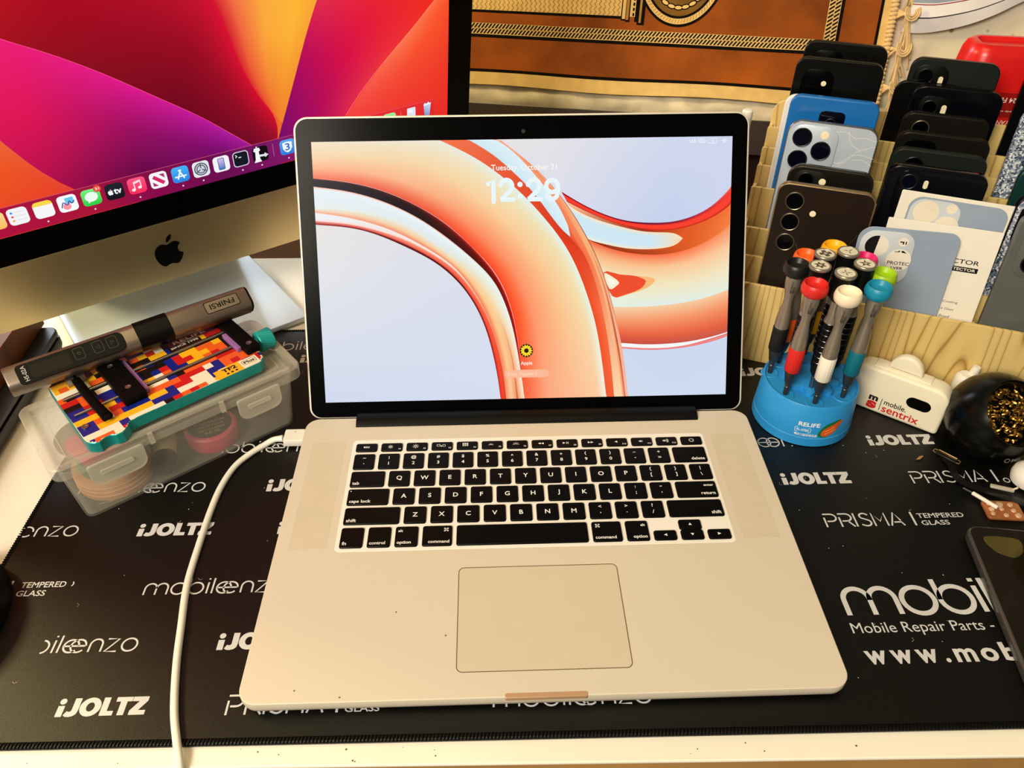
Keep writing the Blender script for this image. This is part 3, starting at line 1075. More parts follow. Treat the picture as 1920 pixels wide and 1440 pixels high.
def cpos(o, x, s=1.0):
    return [(x + p, 159.4 + q) for p, q in o]


one = [(0.4, 13.9), (4.6, 17.0), (4.6, 0)]
two_ = smooth(arc(5.4, 12.2, 4.6, 172, -20, 12) + [(8.6, 8.6), (1.2, 1.7)], 2) + [(1.2, 1.7), (10.9, 1.7)]
nine = arc(5.4, 11.6, 4.7, 0, 360, 30)
tail = [(10.1, 11.6)] + smooth([(10.1, 11.6), (10.0, 7.4), (8.6, 3.2), (5.4, 1.6), (2.4, 2.6), (1.0, 4.4)], 5)
for o in (cpos(one, 137.2), cpos(two_, 146.6), cpos(two_, 168.4), cpos(nine, 183.0), cpos(tail, 183.0)):
    pc.stroke(o, cw, CK)
    for e in (o[0], o[-1]):
        pc.poly(circ(e[0], e[1], cw / 2, 14), CK)
for yy_ in (163.4, 172.6):
    pc.poly(circ(162.9, yy_, 2.1, 18), CK)
pc.poly(circ(166.1, 39.9, 5.5, 30), (20, 18, 8))
for k in range(14):
    a = 2 * pi * k / 14
    pc.poly([(166.1 + r * cos(a + d), 39.9 + r * sin(a + d)) for r, d in ((1.5, -.2), (3.6, -.26), (5.3, 0), (3.6, .26), (1.5, .2))], (246, 206, 30) if k % 2 else (252, 224, 70))
pc.poly(circ(166.1, 39.9, 1.9, 16), (30, 24, 14))
pc.text('Apple', 166.0, 29.2, 9.6, None, (252, 240, 232), .014, 'c')
pc.poly(rrect(147.8, 184.4, 17.6, 24.1, 3.2, 6), (250, 186, 152))
pc.text('Enter Password', 150.4, 19.4, 24, None, (252, 222, 200), 0, 'l')
pc.text('U.S.', 297.6, 202.6, 5.4, 2.6, (244, 248, 252), .02)
pc.stroke(rrect(304.6, 309.8, 202.6, 205.4, .6, 3), .4, (240, 244, 252), True)
for k in range(3):
    pc.stroke([(305.4, 203.2 + k * .8), (309, 203.2 + k * .8)], .3, (240, 244, 252))
pc.stroke(rrect(312.2, 319, 202.2, 205.4, .8, 3), .4, (240, 244, 252), True)
pc.poly([(315.4, 203.4), (315.9, 205), (316.0, 204.1), (316.8, 204.1), (315.9, 202.6), (315.8, 203.5)], (240, 244, 252))
for r_ in (.9, 1.9, 2.9):
    pc.stroke(arc(325.2, 202, r_, 45, 135, 6), .55, (240, 244, 252))
pc.stroke([(323.5, 204.9), (326.9, 204.9)], .01, (240, 244, 252))
SCR = screen_mat('laptop_display')
pc.b.build('display', SCR, laptop)

# ------------------------------------------------------------------ charging cable
cable = thing('charging_cable', 'white charging cable plugged into the left side of the laptop', 'cable', (-205, 100, 0))
pts = [(-199, 233.5, 5.4), (-206, 233.0, 4.6), (-213, 229.2, 2.6), (-223, 219, 2.2), (-231.6, 205, 2.2), (-236.5, 184, 2.2), (-238.0, 160, 2.2), (-237.8, 128, 2.2), (-236.4, 94, 2.2),
       (-231, 62, 2.2), (-225.8, 34, 2.2), (-218.5, 5, 2.2), (-211.5, -14, 2.2), (-207.4, -24, 1.6), (-205.4, -31, -1.4), (-204.6, -34.6, -7), (-204.4, -35.6, -16)]
b = MB().tube(smooth(pts, 6), 2.4, 12)
b.build('cord', CABLEW, cable)
b = MB().prism(rrect(-197, -180.2, 226.4, 240.6, 1.6, 4), 2.6, 9.2, 0, 1.0, 2)
b.flat(circ(-188.4, 237, .5, 8), 9.22, 1)
b.build('connector', [WHITEP, DENT], cable)
b = MB().tube([(-198.6, 233.5, 5.4), (-203.6, 233.3, 5.1)], [2.9, 2.2], 14)
b.build('strain_relief', WHITEP, cable)
b = MB().tube([(-204.4, -35.6, -13), (-204.2, -36.4, -30), (-204.2, -36.6, -70)], [3.4, 3.6, 3.6], 14)
b.build('cable_sleeve', WHITEP, cable)

# ================================================================== all-in-one desktop computer
YA, TA = R(35.0894), R(-7.0334)
IO = Vector((-313.4, 389.9, 141.7))
IX = Vector((cos(YA), sin(YA), 0))
IN = Vector((-sin(YA), cos(YA), 0))
IU = Vector((0, 0, 1)) * cos(TA) + IN * sin(TA)
MI = frame(IO, IX, IU)
MFT = frame((IO.x, IO.y, .1), IX, IN)          # foot frame: x across, y back, z up
imac = thing('desktop_computer', 'large all-in-one computer with silver chin and wavy red wallpaper on the left', 'computer', (IO.x + IN.x * 30, IO.y + IN.y * 30, -3))
b = MB(MI)
b.prism(rrect(-325, 325, -86, 361, 9, 6), -6, -.8, 0, 1.2, 2)
# bulging back
ring = rrect(-322, 322, -83, 358, 9, 6)
steps = [(1, -6), (.97, -12), (.86, -20), (.66, -30), (.4, -37), (.1, -40)]
V = []
for k, z in steps:
    V += [(x * k, 137 + (y - 137) * k, z) for x, y in ring]
n = len(ring)
F = [(k * n + i, k * n + (i + 1) % n, (k + 1) * n + (i + 1) % n, (k + 1) * n + i) for k in range(len(steps) - 1) for i in range(n)]
F = [f[::-1] for f in F]
F.append(tuple((len(steps) - 1) * n + i for i in range(n)))
b.add(V, F, 0)
b.build('housing', CHIN, imac)
b = MB(MI).prism(rrect(-324.6, 324.6, -85.6, -25.0, [8, 8, 0, 0], 6), -1.2, 0, 0, .3, 1)
chin = b.build('chin', CHIN, imac)
b = MB(MI).prism(rrect(-325, 325, -25.0, 361, [0, 0, 8, 8], 6), -1.2, .05, 0, .1, 1)
b.build('bezel', BLACKGLASS, imac)
# fruit emblem with a bite and a leaf
body = [(.05, .78), (.25, .87), (.5, .93), (.75, .85), (.93, .66), (.78, .5), (.70, .28), (.71, .05), (.81, -.13), (1.0, -.27), (.92, -.52), (.78, -.78), (.6, -1.0),
        (.42, -1.08), (.25, -1.02), (.02, -.95), (-.2, -1.0), (-.4, -1.08), (-.58, -1.02), (-.75, -.82), (-.92, -.45), (-1.0, -.05), (-.97, .35), (-.82, .68), (-.58, .88), (-.35, .92), (-.12, .84)]
leaf = [(0.02, .98), (.02, 1.22), (.17, 1.46), (.43, 1.6), (.42, 1.38), (.28, 1.14)]
LOGO = mat('emblem_black', (5, 5, 5), .25, 0, .3)
b = MB(MI)
for o in (smooth(body, 4, True), smooth(leaf, 4, True)):
    b.prism([(.4 + p * 12.2, -56.9 + q * 11.6) for p, q in o][::-1], .0, .35, 0)
b.build('emblem', LOGO, chin)
# stand
FOOTM = mat('stand_aluminium', (200, 212, 226), .26, .25, .5, .02, 30)  # bluish tint stands in for cool daylight reflected by the silver
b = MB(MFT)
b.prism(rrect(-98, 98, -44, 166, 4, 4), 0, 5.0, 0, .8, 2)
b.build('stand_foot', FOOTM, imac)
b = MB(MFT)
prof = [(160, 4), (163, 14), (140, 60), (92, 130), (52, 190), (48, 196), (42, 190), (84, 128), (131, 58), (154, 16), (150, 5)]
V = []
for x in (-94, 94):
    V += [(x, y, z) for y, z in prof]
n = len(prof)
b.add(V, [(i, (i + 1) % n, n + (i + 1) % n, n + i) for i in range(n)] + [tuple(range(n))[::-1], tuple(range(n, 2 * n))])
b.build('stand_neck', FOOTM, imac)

IW2, IH2 = 298.3, 335.7


def cli(p):
    return (min(IW2, max(-IW2, p[0])), min(IH2, max(0, p[1])))


pi_ = Pic(MI, cli, .12, .01)
pi_.poly([(-IW2, 0), (IW2, 0), (IW2, IH2), (-IW2, IH2)], (214, 22, 44))
w = IW
ext = [(-330, 230), (-200, 190)]
K1 = ext + w['K1']
K0 = [(-330, 150), (-200, 108)] + w['K0']
K2 = [(-60, 360), (0, 300), (40, 240)] + w['K2'][1:]
K3 = [(340, 360), (270, 290), (215, 220)] + w['K3'][1:]
K4 = [(480, 330), (400, 240)] + w['K4'][:]
# red field above the pink wave
pi_.band([(-330, 370), (-120, 350), (-20, 315)] + K2[2:], K1, [
    (0, [(0, (255, 200, 90)), (1, (255, 190, 80))]),  # unseen left end, coloured gold to tint the mat's sheen
    (.24, [(0, (252, 150, 60)), (1, (250, 120, 40))]),
    (.38, [(0, (236, 60, 34)), (.4, (238, 66, 26)), (.75, (238, 48, 24)), (1, (214, 26, 30))]),
    (.6, [(0, (216, 20, 60)), (.4, (206, 10, 46)), (.75, (170, 0, 30)), (1, (150, 6, 26))]),
    (.8, [(0, (216, 12, 50)), (.5, (150, 2, 30)), (1, (112, 0, 26))]),
    (1, [(0, (214, 10, 40)), (.5, (150, 10, 40)), (1, (110, 4, 40))])], 60, 8)
# pink and purple wave
pi_.band(K1, [(-330, -10), (-60, -10), (0, -10), (30, -10), (60, -10), (90, -10), (124, -8)], [
    (0, [(0, (255, 200, 100)), (1, (255, 190, 70))]),
    (.24, [(0, (246, 110, 80)), (1, (246, 110, 50))]),
    (.40, [(0, (232, 56, 96)), (.3, (232, 30, 100)), (1, (220, 20, 60))]),
    (.56, [(0, (236, 26, 116)), (.35, (222, 12, 84)), (.75, (170, 6, 70)), (1, (150, 10, 60))]),
    (.72, [(0, (224, 20, 140)), (.35, (150, 6, 96)), (.7, (96, 0, 70)), (1, (110, 4, 70))]),
    (.88, [(0, (180, 24, 160)), (.4, (120, 8, 110)), (1, (100, 6, 80))]),
    (1, [(0, (150, 30, 140)), (1, (120, 10, 100))])], 60, 8)
pi_.band(K0, [(-330, -10), (-100, -10), (-40, -10), (-10, -10), (30, -10)], [
    (0, [(0, (250, 150, 50)), (1, (250, 150, 40))]), (.62, [(0, (240, 126, 60)), (.4, (240, 90, 30)), (1, (230, 60, 30))]), (1, [(0, (226, 50, 50)), (1, (214, 30, 60))])], 50, 6)
# golden fan
pi_.band(K2, K3, [(0, [(0, (250, 120, 90)), (.3, (252, 180, 90)), (1, (254, 196, 70))]), (.4, [(0, (214, 40, 60)), (.1, (240, 110, 80)), (.3, (250, 170, 80)), (.7, (254, 190, 66)), (1, (254, 186, 60))]),
                  (.75, [(0, (208, 20, 44)), (.16, (238, 100, 60)), (.45, (252, 166, 60)), (.8, (252, 180, 50)), (1, (248, 160, 50))]), (1, [(0, (226, 60, 40)), (1, (240, 120, 40))])], 50, 8)
pi_.band(K3, K4, [(0, [(0, (252, 120, 60)), (1, (240, 60, 20))]), (.45, [(0, (254, 120, 70)), (.4, (246, 76, 50)), (1, (232, 24, 12))]), (.62, [(0, (246, 60, 70)), (.5, (240, 36, 44)), (1, (240, 40, 24))]),
                  (.8, [(0, (180, 4, 90)), (.5, (214, 10, 70)), (1, (236, 50, 60))]), (1, [(0, (104, 6, 110)), (.5, (150, 6, 100)), (1, (220, 30, 90))])], 50, 8)
pi_.band(K4, [(500, 330), (420, 240), (340, 160), (320, 110), (310, 60), (300, 30), (300, -5)], [
    (0, [(0, (252, 110, 60)), (1, (252, 110, 60))]), (.5, [(0, (252, 100, 56)), (1, (248, 70, 40))]), (.75, [(0, (254, 120, 80)), (.4, (248, 84, 44)), (1, (240, 60, 34))]), (1, [(0, (240, 50, 60)), (1, (232, 40, 34))])], 40, 6)
pi_.stroke([p for p in resample(smooth(K4, 4), 60)], .5, (254, 130, 110))
pi_.stroke([p for p in resample(smooth(K1, 4), 80)], .5, (244, 70, 130))
# dock
pi_.band([(-282, .4), (282, .4)], [(-282, 25), (282, 25)], [(0, [(0, (150, 20, 70)), (1, (150, 20, 70))]), (.3, [(0, (176, 12, 60)), (1, (170, 14, 60))]), (.42, [(0, (170, 18, 54)), (1, (160, 16, 60))]),
                                                             (.5, [(0, (140, 4, 74)), (1, (130, 6, 72))]), (.62, [(0, (104, 10, 80)), (1, (104, 8, 84))]), (.72, [(0, (130, 20, 100)), (1, (128, 26, 110))]),
                                                             (.8, [(0, (150, 26, 110)), (1, (130, 10, 90))]), (.86, [(0, (226, 40, 46)), (1, (228, 40, 44))]), (1, [(0, (220, 36, 36)), (1, (226, 44, 40))])], 50, 2)
pi_.stroke([(-282, 25), (282, 25)], .35, (216, 90, 120))
Y0 = 15.2
H2 = 7.2


def tile(x, col, col2=None):
    o = rrect(x - H2, x + H2, Y0 - H2, Y0 + H2, 3.2, 5)
    if col2:
        pi_.poly(o, [tuple(c0 + (c1 - c0) * (q[1] - Y0 + H2) / (2 * H2) for c0, c1 in zip(col, col2)) for q in o])
    else:
        pi_.poly(o, col)


def dot(x):
    pi_.poly(circ(x, 4.3, .75, 10), (240, 220, 230))


P = pi_
tile(-116.5, (250, 190, 90), (250, 216, 150))
x = -100.1
tile(x, (244, 244, 248))
for k, c in enumerate(((60, 140, 250), (250, 80, 80), (250, 170, 60))):
    P.poly(circ(x - 4, Y0 + 3.6 - 3.4 * k, .95, 10), c)
    P.stroke([(x - 1.5, Y0 + 3.6 - 3.4 * k), (x + 5.4, Y0 + 3.6 - 3.4 * k)], .35, (206, 206, 212))
x = -81.6
tile(x, (246, 246, 246))
P.poly(rrect(x - H2, x + H2, Y0 + 3.6, Y0 + H2, [0, 0, 3.2, 3.2], 5), (252, 216, 70))
dot(x)
x = -63.8
tile(x, (250, 250, 252))
P.poly(rrect(x - 1.5, x + 5, Y0 - .5, Y0 + 5, .6, 3), (110, 200, 236))
P.poly(circ(x - 1, Y0 - 2.5, 3, 16), (250, 150, 160))
P.stroke(smooth([(x - 5, Y0 - 3), (x - 3, Y0 + 1.4), (x - .5, Y0 - 1.4), (x + 1.6, Y0 + 1.8), (x + 3, Y0 - .6), (x + 5.2, Y0 + 1.6)], 4), .8, (30, 70, 150))
x = -45.7
tile(x, (40, 206, 70), (120, 240, 130))
P.poly(circ(x, Y0 + .4, 5, 24, 4.2), (236, 250, 240))
P.poly([(x - 3.4, Y0 - 4.8), (x - .6, Y0 - 3.4), (x - 3, Y0 - 1.6)], (236, 250, 240))
P.poly(circ(x + 6, Y0 + 6.2, 3, 20), (240, 70, 60))
P.text('31', x + 6, Y0 + 6.2, 3.1, 2.4, (255, 240, 236), .02, 'c')
dot(x)
x = -27.5
tile(x, (16, 18, 28), (30, 34, 46))
P.text('tv', x + 2.4, Y0 - .2, 6.2, 5.0, (250, 250, 250), .03, 'c')
P.poly([(x - 3.3 + p * 2.0, Y0 - .5 + q * 2.0) for p, q in smooth(body, 2, True)], (250, 250, 250))
P.poly([(x - 3.3 + p * 2.0, Y0 - .5 + q * 2.0) for p, q in leaf], (250, 250, 250))
x = -9.5
tile(x, (250, 40, 90), (252, 90, 130))
P.stroke([(x - 2.2, Y0 - 3), (x - 2.2, Y0 + 3.4), (x + 3, Y0 + 4.6), (x + 3, Y0 - 1.8)], .9, (255, 236, 240))
P.stroke([(x - 2.2, Y0 + 2.4), (x + 3, Y0 + 3.6)], .9, (255, 236, 240))
P.poly(circ(x - 3.4, Y0 - 3.2, 1.6, 12, 1.3), (255, 236, 240))
P.poly(circ(x + 1.8, Y0 - 2, 1.6, 12, 1.3), (255, 236, 240))
dot(x)
x = 8.4
tile(x, (248, 246, 248))
P.stroke([(x - 4, Y0 + 3.6), (x + 4, Y0 - 3.6)], 3.2, (214, 40, 100))
P.poly([(x + 1, Y0 + 5), (x + 5.2, Y0 + 5), (x + 5.2, Y0 + .8)], (170, 50, 110))
P.poly([(x - 1, Y0 - 5), (x - 5.2, Y0 - 5), (x - 5.2, Y0 - .8)], (170, 50, 110))
x = 26.7
tile(x, (40, 130, 226), (70, 180, 246))
for a, c in (((-2.8, -4.2), (.9, 4.4)), ((2.8, -4.2), (-.9, 4.4)), ((-5, -1.8), (5, -1.8))):
    P.stroke([(x + a[0], Y0 + a[1]), (x + c[0], Y0 + c[1])], 1.2, (244, 250, 255))
dot(x)
x = 44.6
tile(x, (230, 232, 236))
P.poly(circ(x, Y0, 5.9, 36), (70, 78, 100))
P.poly(circ(x, Y0, 4.9, 36), (206, 212, 222))
P.stroke(circ(x, Y0, 3.6, 24), .9, (70, 78, 100), True)
for k in range(3):
    a = R(90 + 120 * k)
    P.stroke([(x + .8 * cos(a), Y0 + .8 * sin(a)), (x + 4.8 * cos(a), Y0 + 4.8 * sin(a))], .9, (70, 78, 100))
dot(x)
x = 62.6
tile(x, (244, 244, 250))
P.poly(rrect(x - 2.9, x + 2.9, Y0 - 5.6, Y0 + 5.6, 1.2, 4), (60, 60, 90))
o = rrect(x - 2.4, x + 2.4, Y0 - 5.1, Y0 + 5.1, .9, 4)
P.poly(o, [(40, 120, 190) if q[1] < Y0 else (206, 190, 240) for q in o])
x = 80.3
tile(x, (214, 206, 220))
P.poly(rrect(x - 6.4, x + 6.4, Y0 - 6.4, Y0 + 6.4, 2.7, 5), (18, 22, 34))
P.stroke([(x - 4.6, Y0 + 4.4), (x - 3, Y0 + 3.2), (x - 4.6, Y0 + 2)], .8, (240, 240, 244))
P.stroke([(x - 2, Y0 + 1.6), (x + .6, Y0 + 1.6)], .8, (240, 240, 244))
dot(x)
x = 98.4
tile(x, (8, 8, 10))
P.poly([(x - 6.4, Y0 - 7.4), (x + .6, Y0 - 7.4), (x - .6, Y0 - 4.6), (x - 1.2, Y0 + 2.4), (x + .4, Y0 + 3.6), (x - .4, Y0 + 6.2), (x - 2.2, Y0 + 6.2), (x - 2.2, Y0 + 7.6), (x - 3.4, Y0 + 7.6), (x - 3.4, Y0 + 6.2),
        (x - 5.2, Y0 + 6.2), (x - 6, Y0 + 3.6), (x - 4.4, Y0 + 2.4), (x - 5, Y0 - 4.6)], (244, 244, 248))
P.poly([(x - .8, Y0 - 2.6), (x + 3.4, Y0 - 3), (x + 4.4, Y0 - 4.2), (x + 5.4, Y0 - 3.4), (x + 7.4, Y0 - 2.2), (x + 5.4, Y0 - .6), (x + 4.4, Y0 + .4), (x + 3.4, Y0 - 1), (x - .8, Y0 - .6)], (226, 226, 232))
dot(x)
P.stroke([(110.8, 9.5), (110.8, 22)], .35, (206, 120, 170))
x = 124.4
tile(x, (40, 120, 220), (90, 170, 244))
P.poly([(x - 4.6, Y0 + 4.4), (x, Y0 + 5.2), (x + 4.6, Y0 + 4.4), (x + 4.4, Y0 - 1.2), (x + 2.4, Y0 - 4.2), (x, Y0 - 5.4), (x - 2.4, Y0 - 4.2), (x - 4.4, Y0 - 1.2)], (244, 248, 255))
P.text('3', x, Y0 + .2, 4.6, 7, (40, 110, 210), .02, 'c')
dot(x)
x = 230.8
tile(x, (110, 216, 120), (160, 236, 160))
P.stroke([(243.6, 9.5), (243.6, 22)], .35, (240, 130, 110))
P.poly(rrect(250.6, 260.2, 9, 22.6, 1, 3), (222, 228, 246))
P.poly(rrect(252, 257, 17.6, 21, 1, 3), (240, 244, 252))
P.poly([(269.6, 22.2), (278, 22.8), (276.2, 8.4), (271, 8)], [(190, 206, 236), (206, 222, 244), (120, 150, 206), (90, 120, 190)])
P.poly([(269.4, 22), (270.8, 24), (273, 22.8), (275, 24.4), (276.6, 22.8), (278.2, 23.4), (277.8, 21.6), (269.8, 21)], (240, 244, 250))
P.stroke([(281.5, 2), (281.5, 24.5)], .3, (210, 60, 60))
SCR2 = screen_mat('desktop_display')
pi_.b.build('display', SCR2, imac)

# ================================================================== things at the left of the laptop
def translucent(name, rgb, op, rough=.3):
    """cloudy plastic: part see-through, part white"""
    m = bpy.data.materials.new(name)
    m.use_nodes = True
    nt = m.node_tree
    b = nt.nodes['Principled BSDF']
    out = nt.nodes['Material Output']
    b.inputs['Base Color'].default_value = lin(rgb) + [1]
    b.inputs['Roughness'].default_value = rough
    b.inputs['Specular IOR Level'].default_value = .5
    tr = nt.nodes.new('ShaderNodeBsdfTransparent')
    tl = nt.nodes.new('ShaderNodeBsdfTranslucent')
    tl.inputs['Color'].default_value = lin(rgb) + [1]
    a = nt.nodes.new('ShaderNodeMixShader')
    a.inputs[0].default_value = .3
    nt.links.new(b.outputs[0], a.inputs[1])
    nt.links.new(tl.outputs[0], a.inputs[2])
    x = nt.nodes.new('ShaderNodeMixShader')
    nz = nt.nodes.new('ShaderNodeTexNoise')
    nz.inputs['Scale'].default_value = 90
    mp = nt.nodes.new('ShaderNodeMapRange')
    mp.inputs['To Min'].default_value = op * .85
    mp.inputs['To Max'].default_value = op * 1.15
    nt.links.new(nz.outputs['Fac'], mp.inputs['Value'])
    nt.links.new(mp.outputs['Result'], x.inputs[0])
    nt.links.new(tr.outputs[0], x.inputs[1])
    nt.links.new(a.outputs[0], x.inputs[2])
    nt.links.new(x.outputs[0], out.inputs['Surface'])
    return m


CLEARW = translucent('cloudy_plastic', (226, 222, 205), .21)
CLEARL = translucent('cloudy_plastic_lid', (232, 228, 212), .27)
CLEARR = translucent('cloudy_plastic_rim', (232, 226, 206), .42)

MBX = rotz(R(37.75), (-327.2, 152.4, 0))
box = thing('storage_box', 'cloudy clear plastic storage box with latched lid left of the laptop', 'storage box', (-290, 230, 0))


def shell(b, o0, o1, z0, z1, t, m=0, floor=True):
    """open tray: outline o0 at the bottom, o1 at the rim"""
    n = len(o0)
    a, c = o0, o1
    ai, ci = inset(o0, t), inset(o1, t)
    V = [(x, y, z0) for x, y in a] + [(x, y, z1) for x, y in c] + [(x, y, z1) for x, y in ci] + [(x, y, z0 + t) for x, y in ai]
    F = []
    for k in range(3):
        for i in range(n):
            j = (i + 1) % n
            F.append((k * n + i, k * n + j, (k + 1) * n + j, (k + 1) * n + i))
    if floor:
        F.append(tuple(range(n))[::-1])
        F.append(tuple(range(3 * n, 4 * n)))
    b.add(V, F, m)


b = MB(MBX)
shell(b, rrect(3, 171, 3, 73, 7, 5), rrect(-1, 177, -1, 79, 8, 5), 0, 50, 1.2)
b.line([(14, 12), (22, 9), (32, 8)], 1.2, 1.4, 1)
b.build('tray', [CLEARW, CLEARR], box)
b = MB(MBX)                                                            # lid: rim ring, sunken panel
o = rrect(-6, 184, -5, 83, 9, 6)
i_ = inset(o, 7)
n = len(o)
V = [(x, y, 47.5) for x, y in inset(o, .4)] + [(x, y, 57.2) for x, y in o] + [(x, y, 58.2) for x, y in inset(o, .9)] + [(x, y, 58.2) for x, y in inset(o, 5.6)] + [(x, y, 57.4) for x, y in i_] + [(x, y, 53.5) for x, y in inset(o, 8)]
F = [(k * n + i, k * n + (i + 1) % n, (k + 1) * n + (i + 1) % n, (k + 1) * n + i) for k in range(5) for i in range(n)]
b.add(V, F, 1)
b.add([(x, y, 54.4) for x, y in inset(o, 8)], [tuple(range(n))], 0)
b.add([(x, y, 53.4) for x, y in inset(o, 8)], [tuple(range(n))[::-1]], 0)
for y0 in (3.4, 5.4):
    b.line(rrect(8, 170, 9 + y0 - 3.4, 69 - y0 + 3.4, 3, 4), .7, 54.6 + y0 * .02, 1, True)
for x in (60, 114):
    b.box(x, x + 3.4, -6.6, -4.6, 48, 57.6, 1)
b.build('lid', [CLEARL, CLEARR], box)
for x0, x1 in ((15.5, 54.5), (126, 161)):
    b = MB(MBX)
    T = Matrix(((1, 0, 0, 0), (0, 0, 1, 0), (0, 1, 0, 0), (0, 0, 0, 1)))
    b.prism(rrect(x0, x1, 33, 53.5, [8, 8, 2, 2], 6), -8.6, -6.4, 0, .5, 1, T)
    b.prism(rrect(x0 + 7, x1 - 9, 43, 47, 1, 3), -9.6, -8.4, 0, .3, 1, T)
    b.build('latch', CLEARR, box)

# contents
TAPE = mat('tape_peach', (216, 168, 128), .5, 0, .4, .1, 100)
TAPEC = mat('tape_core', (206, 190, 160), .7, 0, .2, .08)
GREEN = mat('tape_green', (132, 168, 132), .5, 0, .3, .06)
PINK = mat('pink_plastic', (214, 72, 104), .4, 0, .4, .05)
GREY = mat('grey_disc', (140, 136, 122), .6, 0, .3, .05)
JARL = mat('jar_label', (44, 30, 26), .5, 0, .3, .1)
JARG = mat('jar_label_print', (176, 146, 84), .5)
AMBER = mat('bottle_cream', (222, 204, 150), .4, 0, .4, .05)
t = thing('tape_roll', 'peach roll of tape lying on the bottom inside the clear box', 'tape', MBX @ Vector((35, 33, 2)))
b = MB(MBX @ Matrix.Translation((35, 34, 1.4)))
b.lathe([(13, 0), (27.5, 0), (28, 1), (28, 17), (27.5, 18), (13, 18)], 40)
for z in (5, 9, 13):
    b.lathe([(28, z - .3), (28.5, z), (28, z + .3)], 40, 0, None, False, False)
b.build('tape', TAPE, t)
b = MB(MBX @ Matrix.Translation((35, 34, 1.4))).lathe([(11.4, .2), (13, .2), (13, 17.8), (11.4, 17.8), (11.4, .2)], 32, 0, None, False, False)
b.build('core', TAPEC, t)
t = thing('tape_roll', 'pale green roll of tape under the lid at the left of the clear box', 'tape', MBX @ Vector((36, 32, 20)))
b = MB(MBX @ Matrix.Translation((37, 33, 19.6)))
b.lathe([(12, 0), (24.5, 0), (25, .8), (25, 11), (24.4, 12), (12, 12)], 36)
b.build('tape', GREEN, t)
b = MB(MBX @ Matrix.Translation((37, 33, 19.6))).lathe([(10.6, .2), (12, .2), (12, 11.8), (10.6, 11.8), (10.6, .2)], 28, 0, None, False, False)
b.build('core', TAPEC, t)
b = MB(MBX @ Matrix.Translation((26, 52, 32))).lathe([(20, 0), (20.5, .6), (20.5, 4.6), (20, 5.2)], 36)
tag(b.build('grey_disc', GREY, None, MBX @ Vector((26, 52, 32))), 'grey round disc on top of the tape in the clear box', 'disc')
b = MB(MBX @ Matrix.Translation((28, 32, 37.5)) @ Matrix.Rotation(R(14), 4, 'Z')).prism(rrect(-16, 20, -20, 12, 6, 5), 0, 9, 0, 1.5, 2)
tag(b.build('pink_case', PINK, None, MBX @ Vector((28, 32, 37.5))), 'small pink case under the lid at the left end of the clear box', 'case')
t = thing('solder_paste_jar', 'round pink jar with dark printed lid inside the clear box', 'jar', MBX @ Vector((110, 28, 1.4)))
b = MB(MBX @ Matrix.Translation((110, 27, 1.4))).lathe([(19.5, 0), (20, .8), (20, 6), (20.6, 6.4), (20.6, 13.2), (19.4, 14.6), (17.4, 15), (17, 14.2)], 40, 0, None, True, False)
b.build('jar', PINK, t)
b = MB(MBX @ Matrix.Translation((110, 27, 1.4)) @ Matrix.Rotation(R(-12), 4, 'Z'))
b.lathe([(0.01, 14.3), (17.2, 14.3)], 40, 0, None, False, False)
for k, (y, w_) in enumerate(((8, 14), (3, 24), (-1.5, 22), (-6, 20), (-10, 12))):
    b.text(('LEAD FREE', 'SOLDERING', 'PASTE FLUX', 'NO CLEAN', '35 G')[k], 0, y, w_, 2.6 if k else 2, 14.4, 1, None, .02, 'c')
b.build('label', [JARL, JARG], t)
t = thing('small_bottle', 'small cream bottle with black cap lying inside the clear box', 'bottle', MBX @ Vector((64, 25, 1.4)))
b = MB(frame(MBX @ Vector((77, 40, 10.4)), MBX.to_3x3() @ Vector((-.36, -.93, 0)).normalized(), (0, 0, 1)) @ Matrix.Rotation(R(90), 4, 'Y'))
b.lathe([(7.8, 0), (8.6, .8), (8.6, 21), (7.6, 22)], 28)
b.build('bottle', AMBER, t)
b = MB(frame(MBX @ Vector((77, 40, 10.4)), MBX.to_3x3() @ Vector((-.36, -.93, 0)).normalized(), (0, 0, 1)) @ Matrix.Rotation(R(90), 4, 'Y'))
b.lathe([(8.4, 22), (9.0, 22.6), (9.0, 33), (8.2, 34)], 28)
b.build('cap', BLACKP, t)

# ---------------------------------------------------------------- circuit board holder on the lid
MH = rotz(R(41.0), (-313.6, 174.4, 58.3))
TEALM = mat('anodised_teal', (20, 150, 146), .35, .35, .5, .05)
TEALL = mat('knurled_teal', (30, 160, 156), .45, .2, .4, .05)
BR = {'n': (16, 34, 132), 'r': (196, 30, 26), 'o': (232, 96, 34), 'y': (244, 182, 30), 'w': (240, 232, 208), 'k': (22, 16, 12), 'g': (96, 26, 20)}
BRM = {k: mat('enamel_' + n_, BR[k], .35, 0, .4, .05) for k, n_ in zip('nroywkg', ('navy', 'red', 'orange', 'yellow', 'cream', 'black', 'maroon'))}
LILAC = mat('lilac_pad', (146, 104, 166), .6)
GUN = mat('black_steel', (9, 9, 8), .5, 0, .07, .15, 60)
hold = thing('circuit_board_holder', 'circuit board holder with colourful block pattern and teal sides on the clear box', 'holder', MH @ Vector((68, 30, 0)))
PL_ = smooth([(-2.5, -3), (-1.8, -9), (2, -13.2)], 3) + smooth([(5, -14.6), (9, -12.8), (13, -12.6), (17, -15.2)], 3) + smooth([(21, -15.4), (26, -11.5), (29, -7.6)], 3) + [(36, -7.0), (131, -8.8), (137, -4), (138, 4), (138, 71), (134, 75), (3, 75), (-1, 71)]
b = MB(MH)
b.prism(PL_, 0, 9.2, 0, .5, 1, None, 1)
cs = 6.6
g = random.Random(21)
nx_, ny_ = 22, 14
cell = {}
order = 'nroywk'
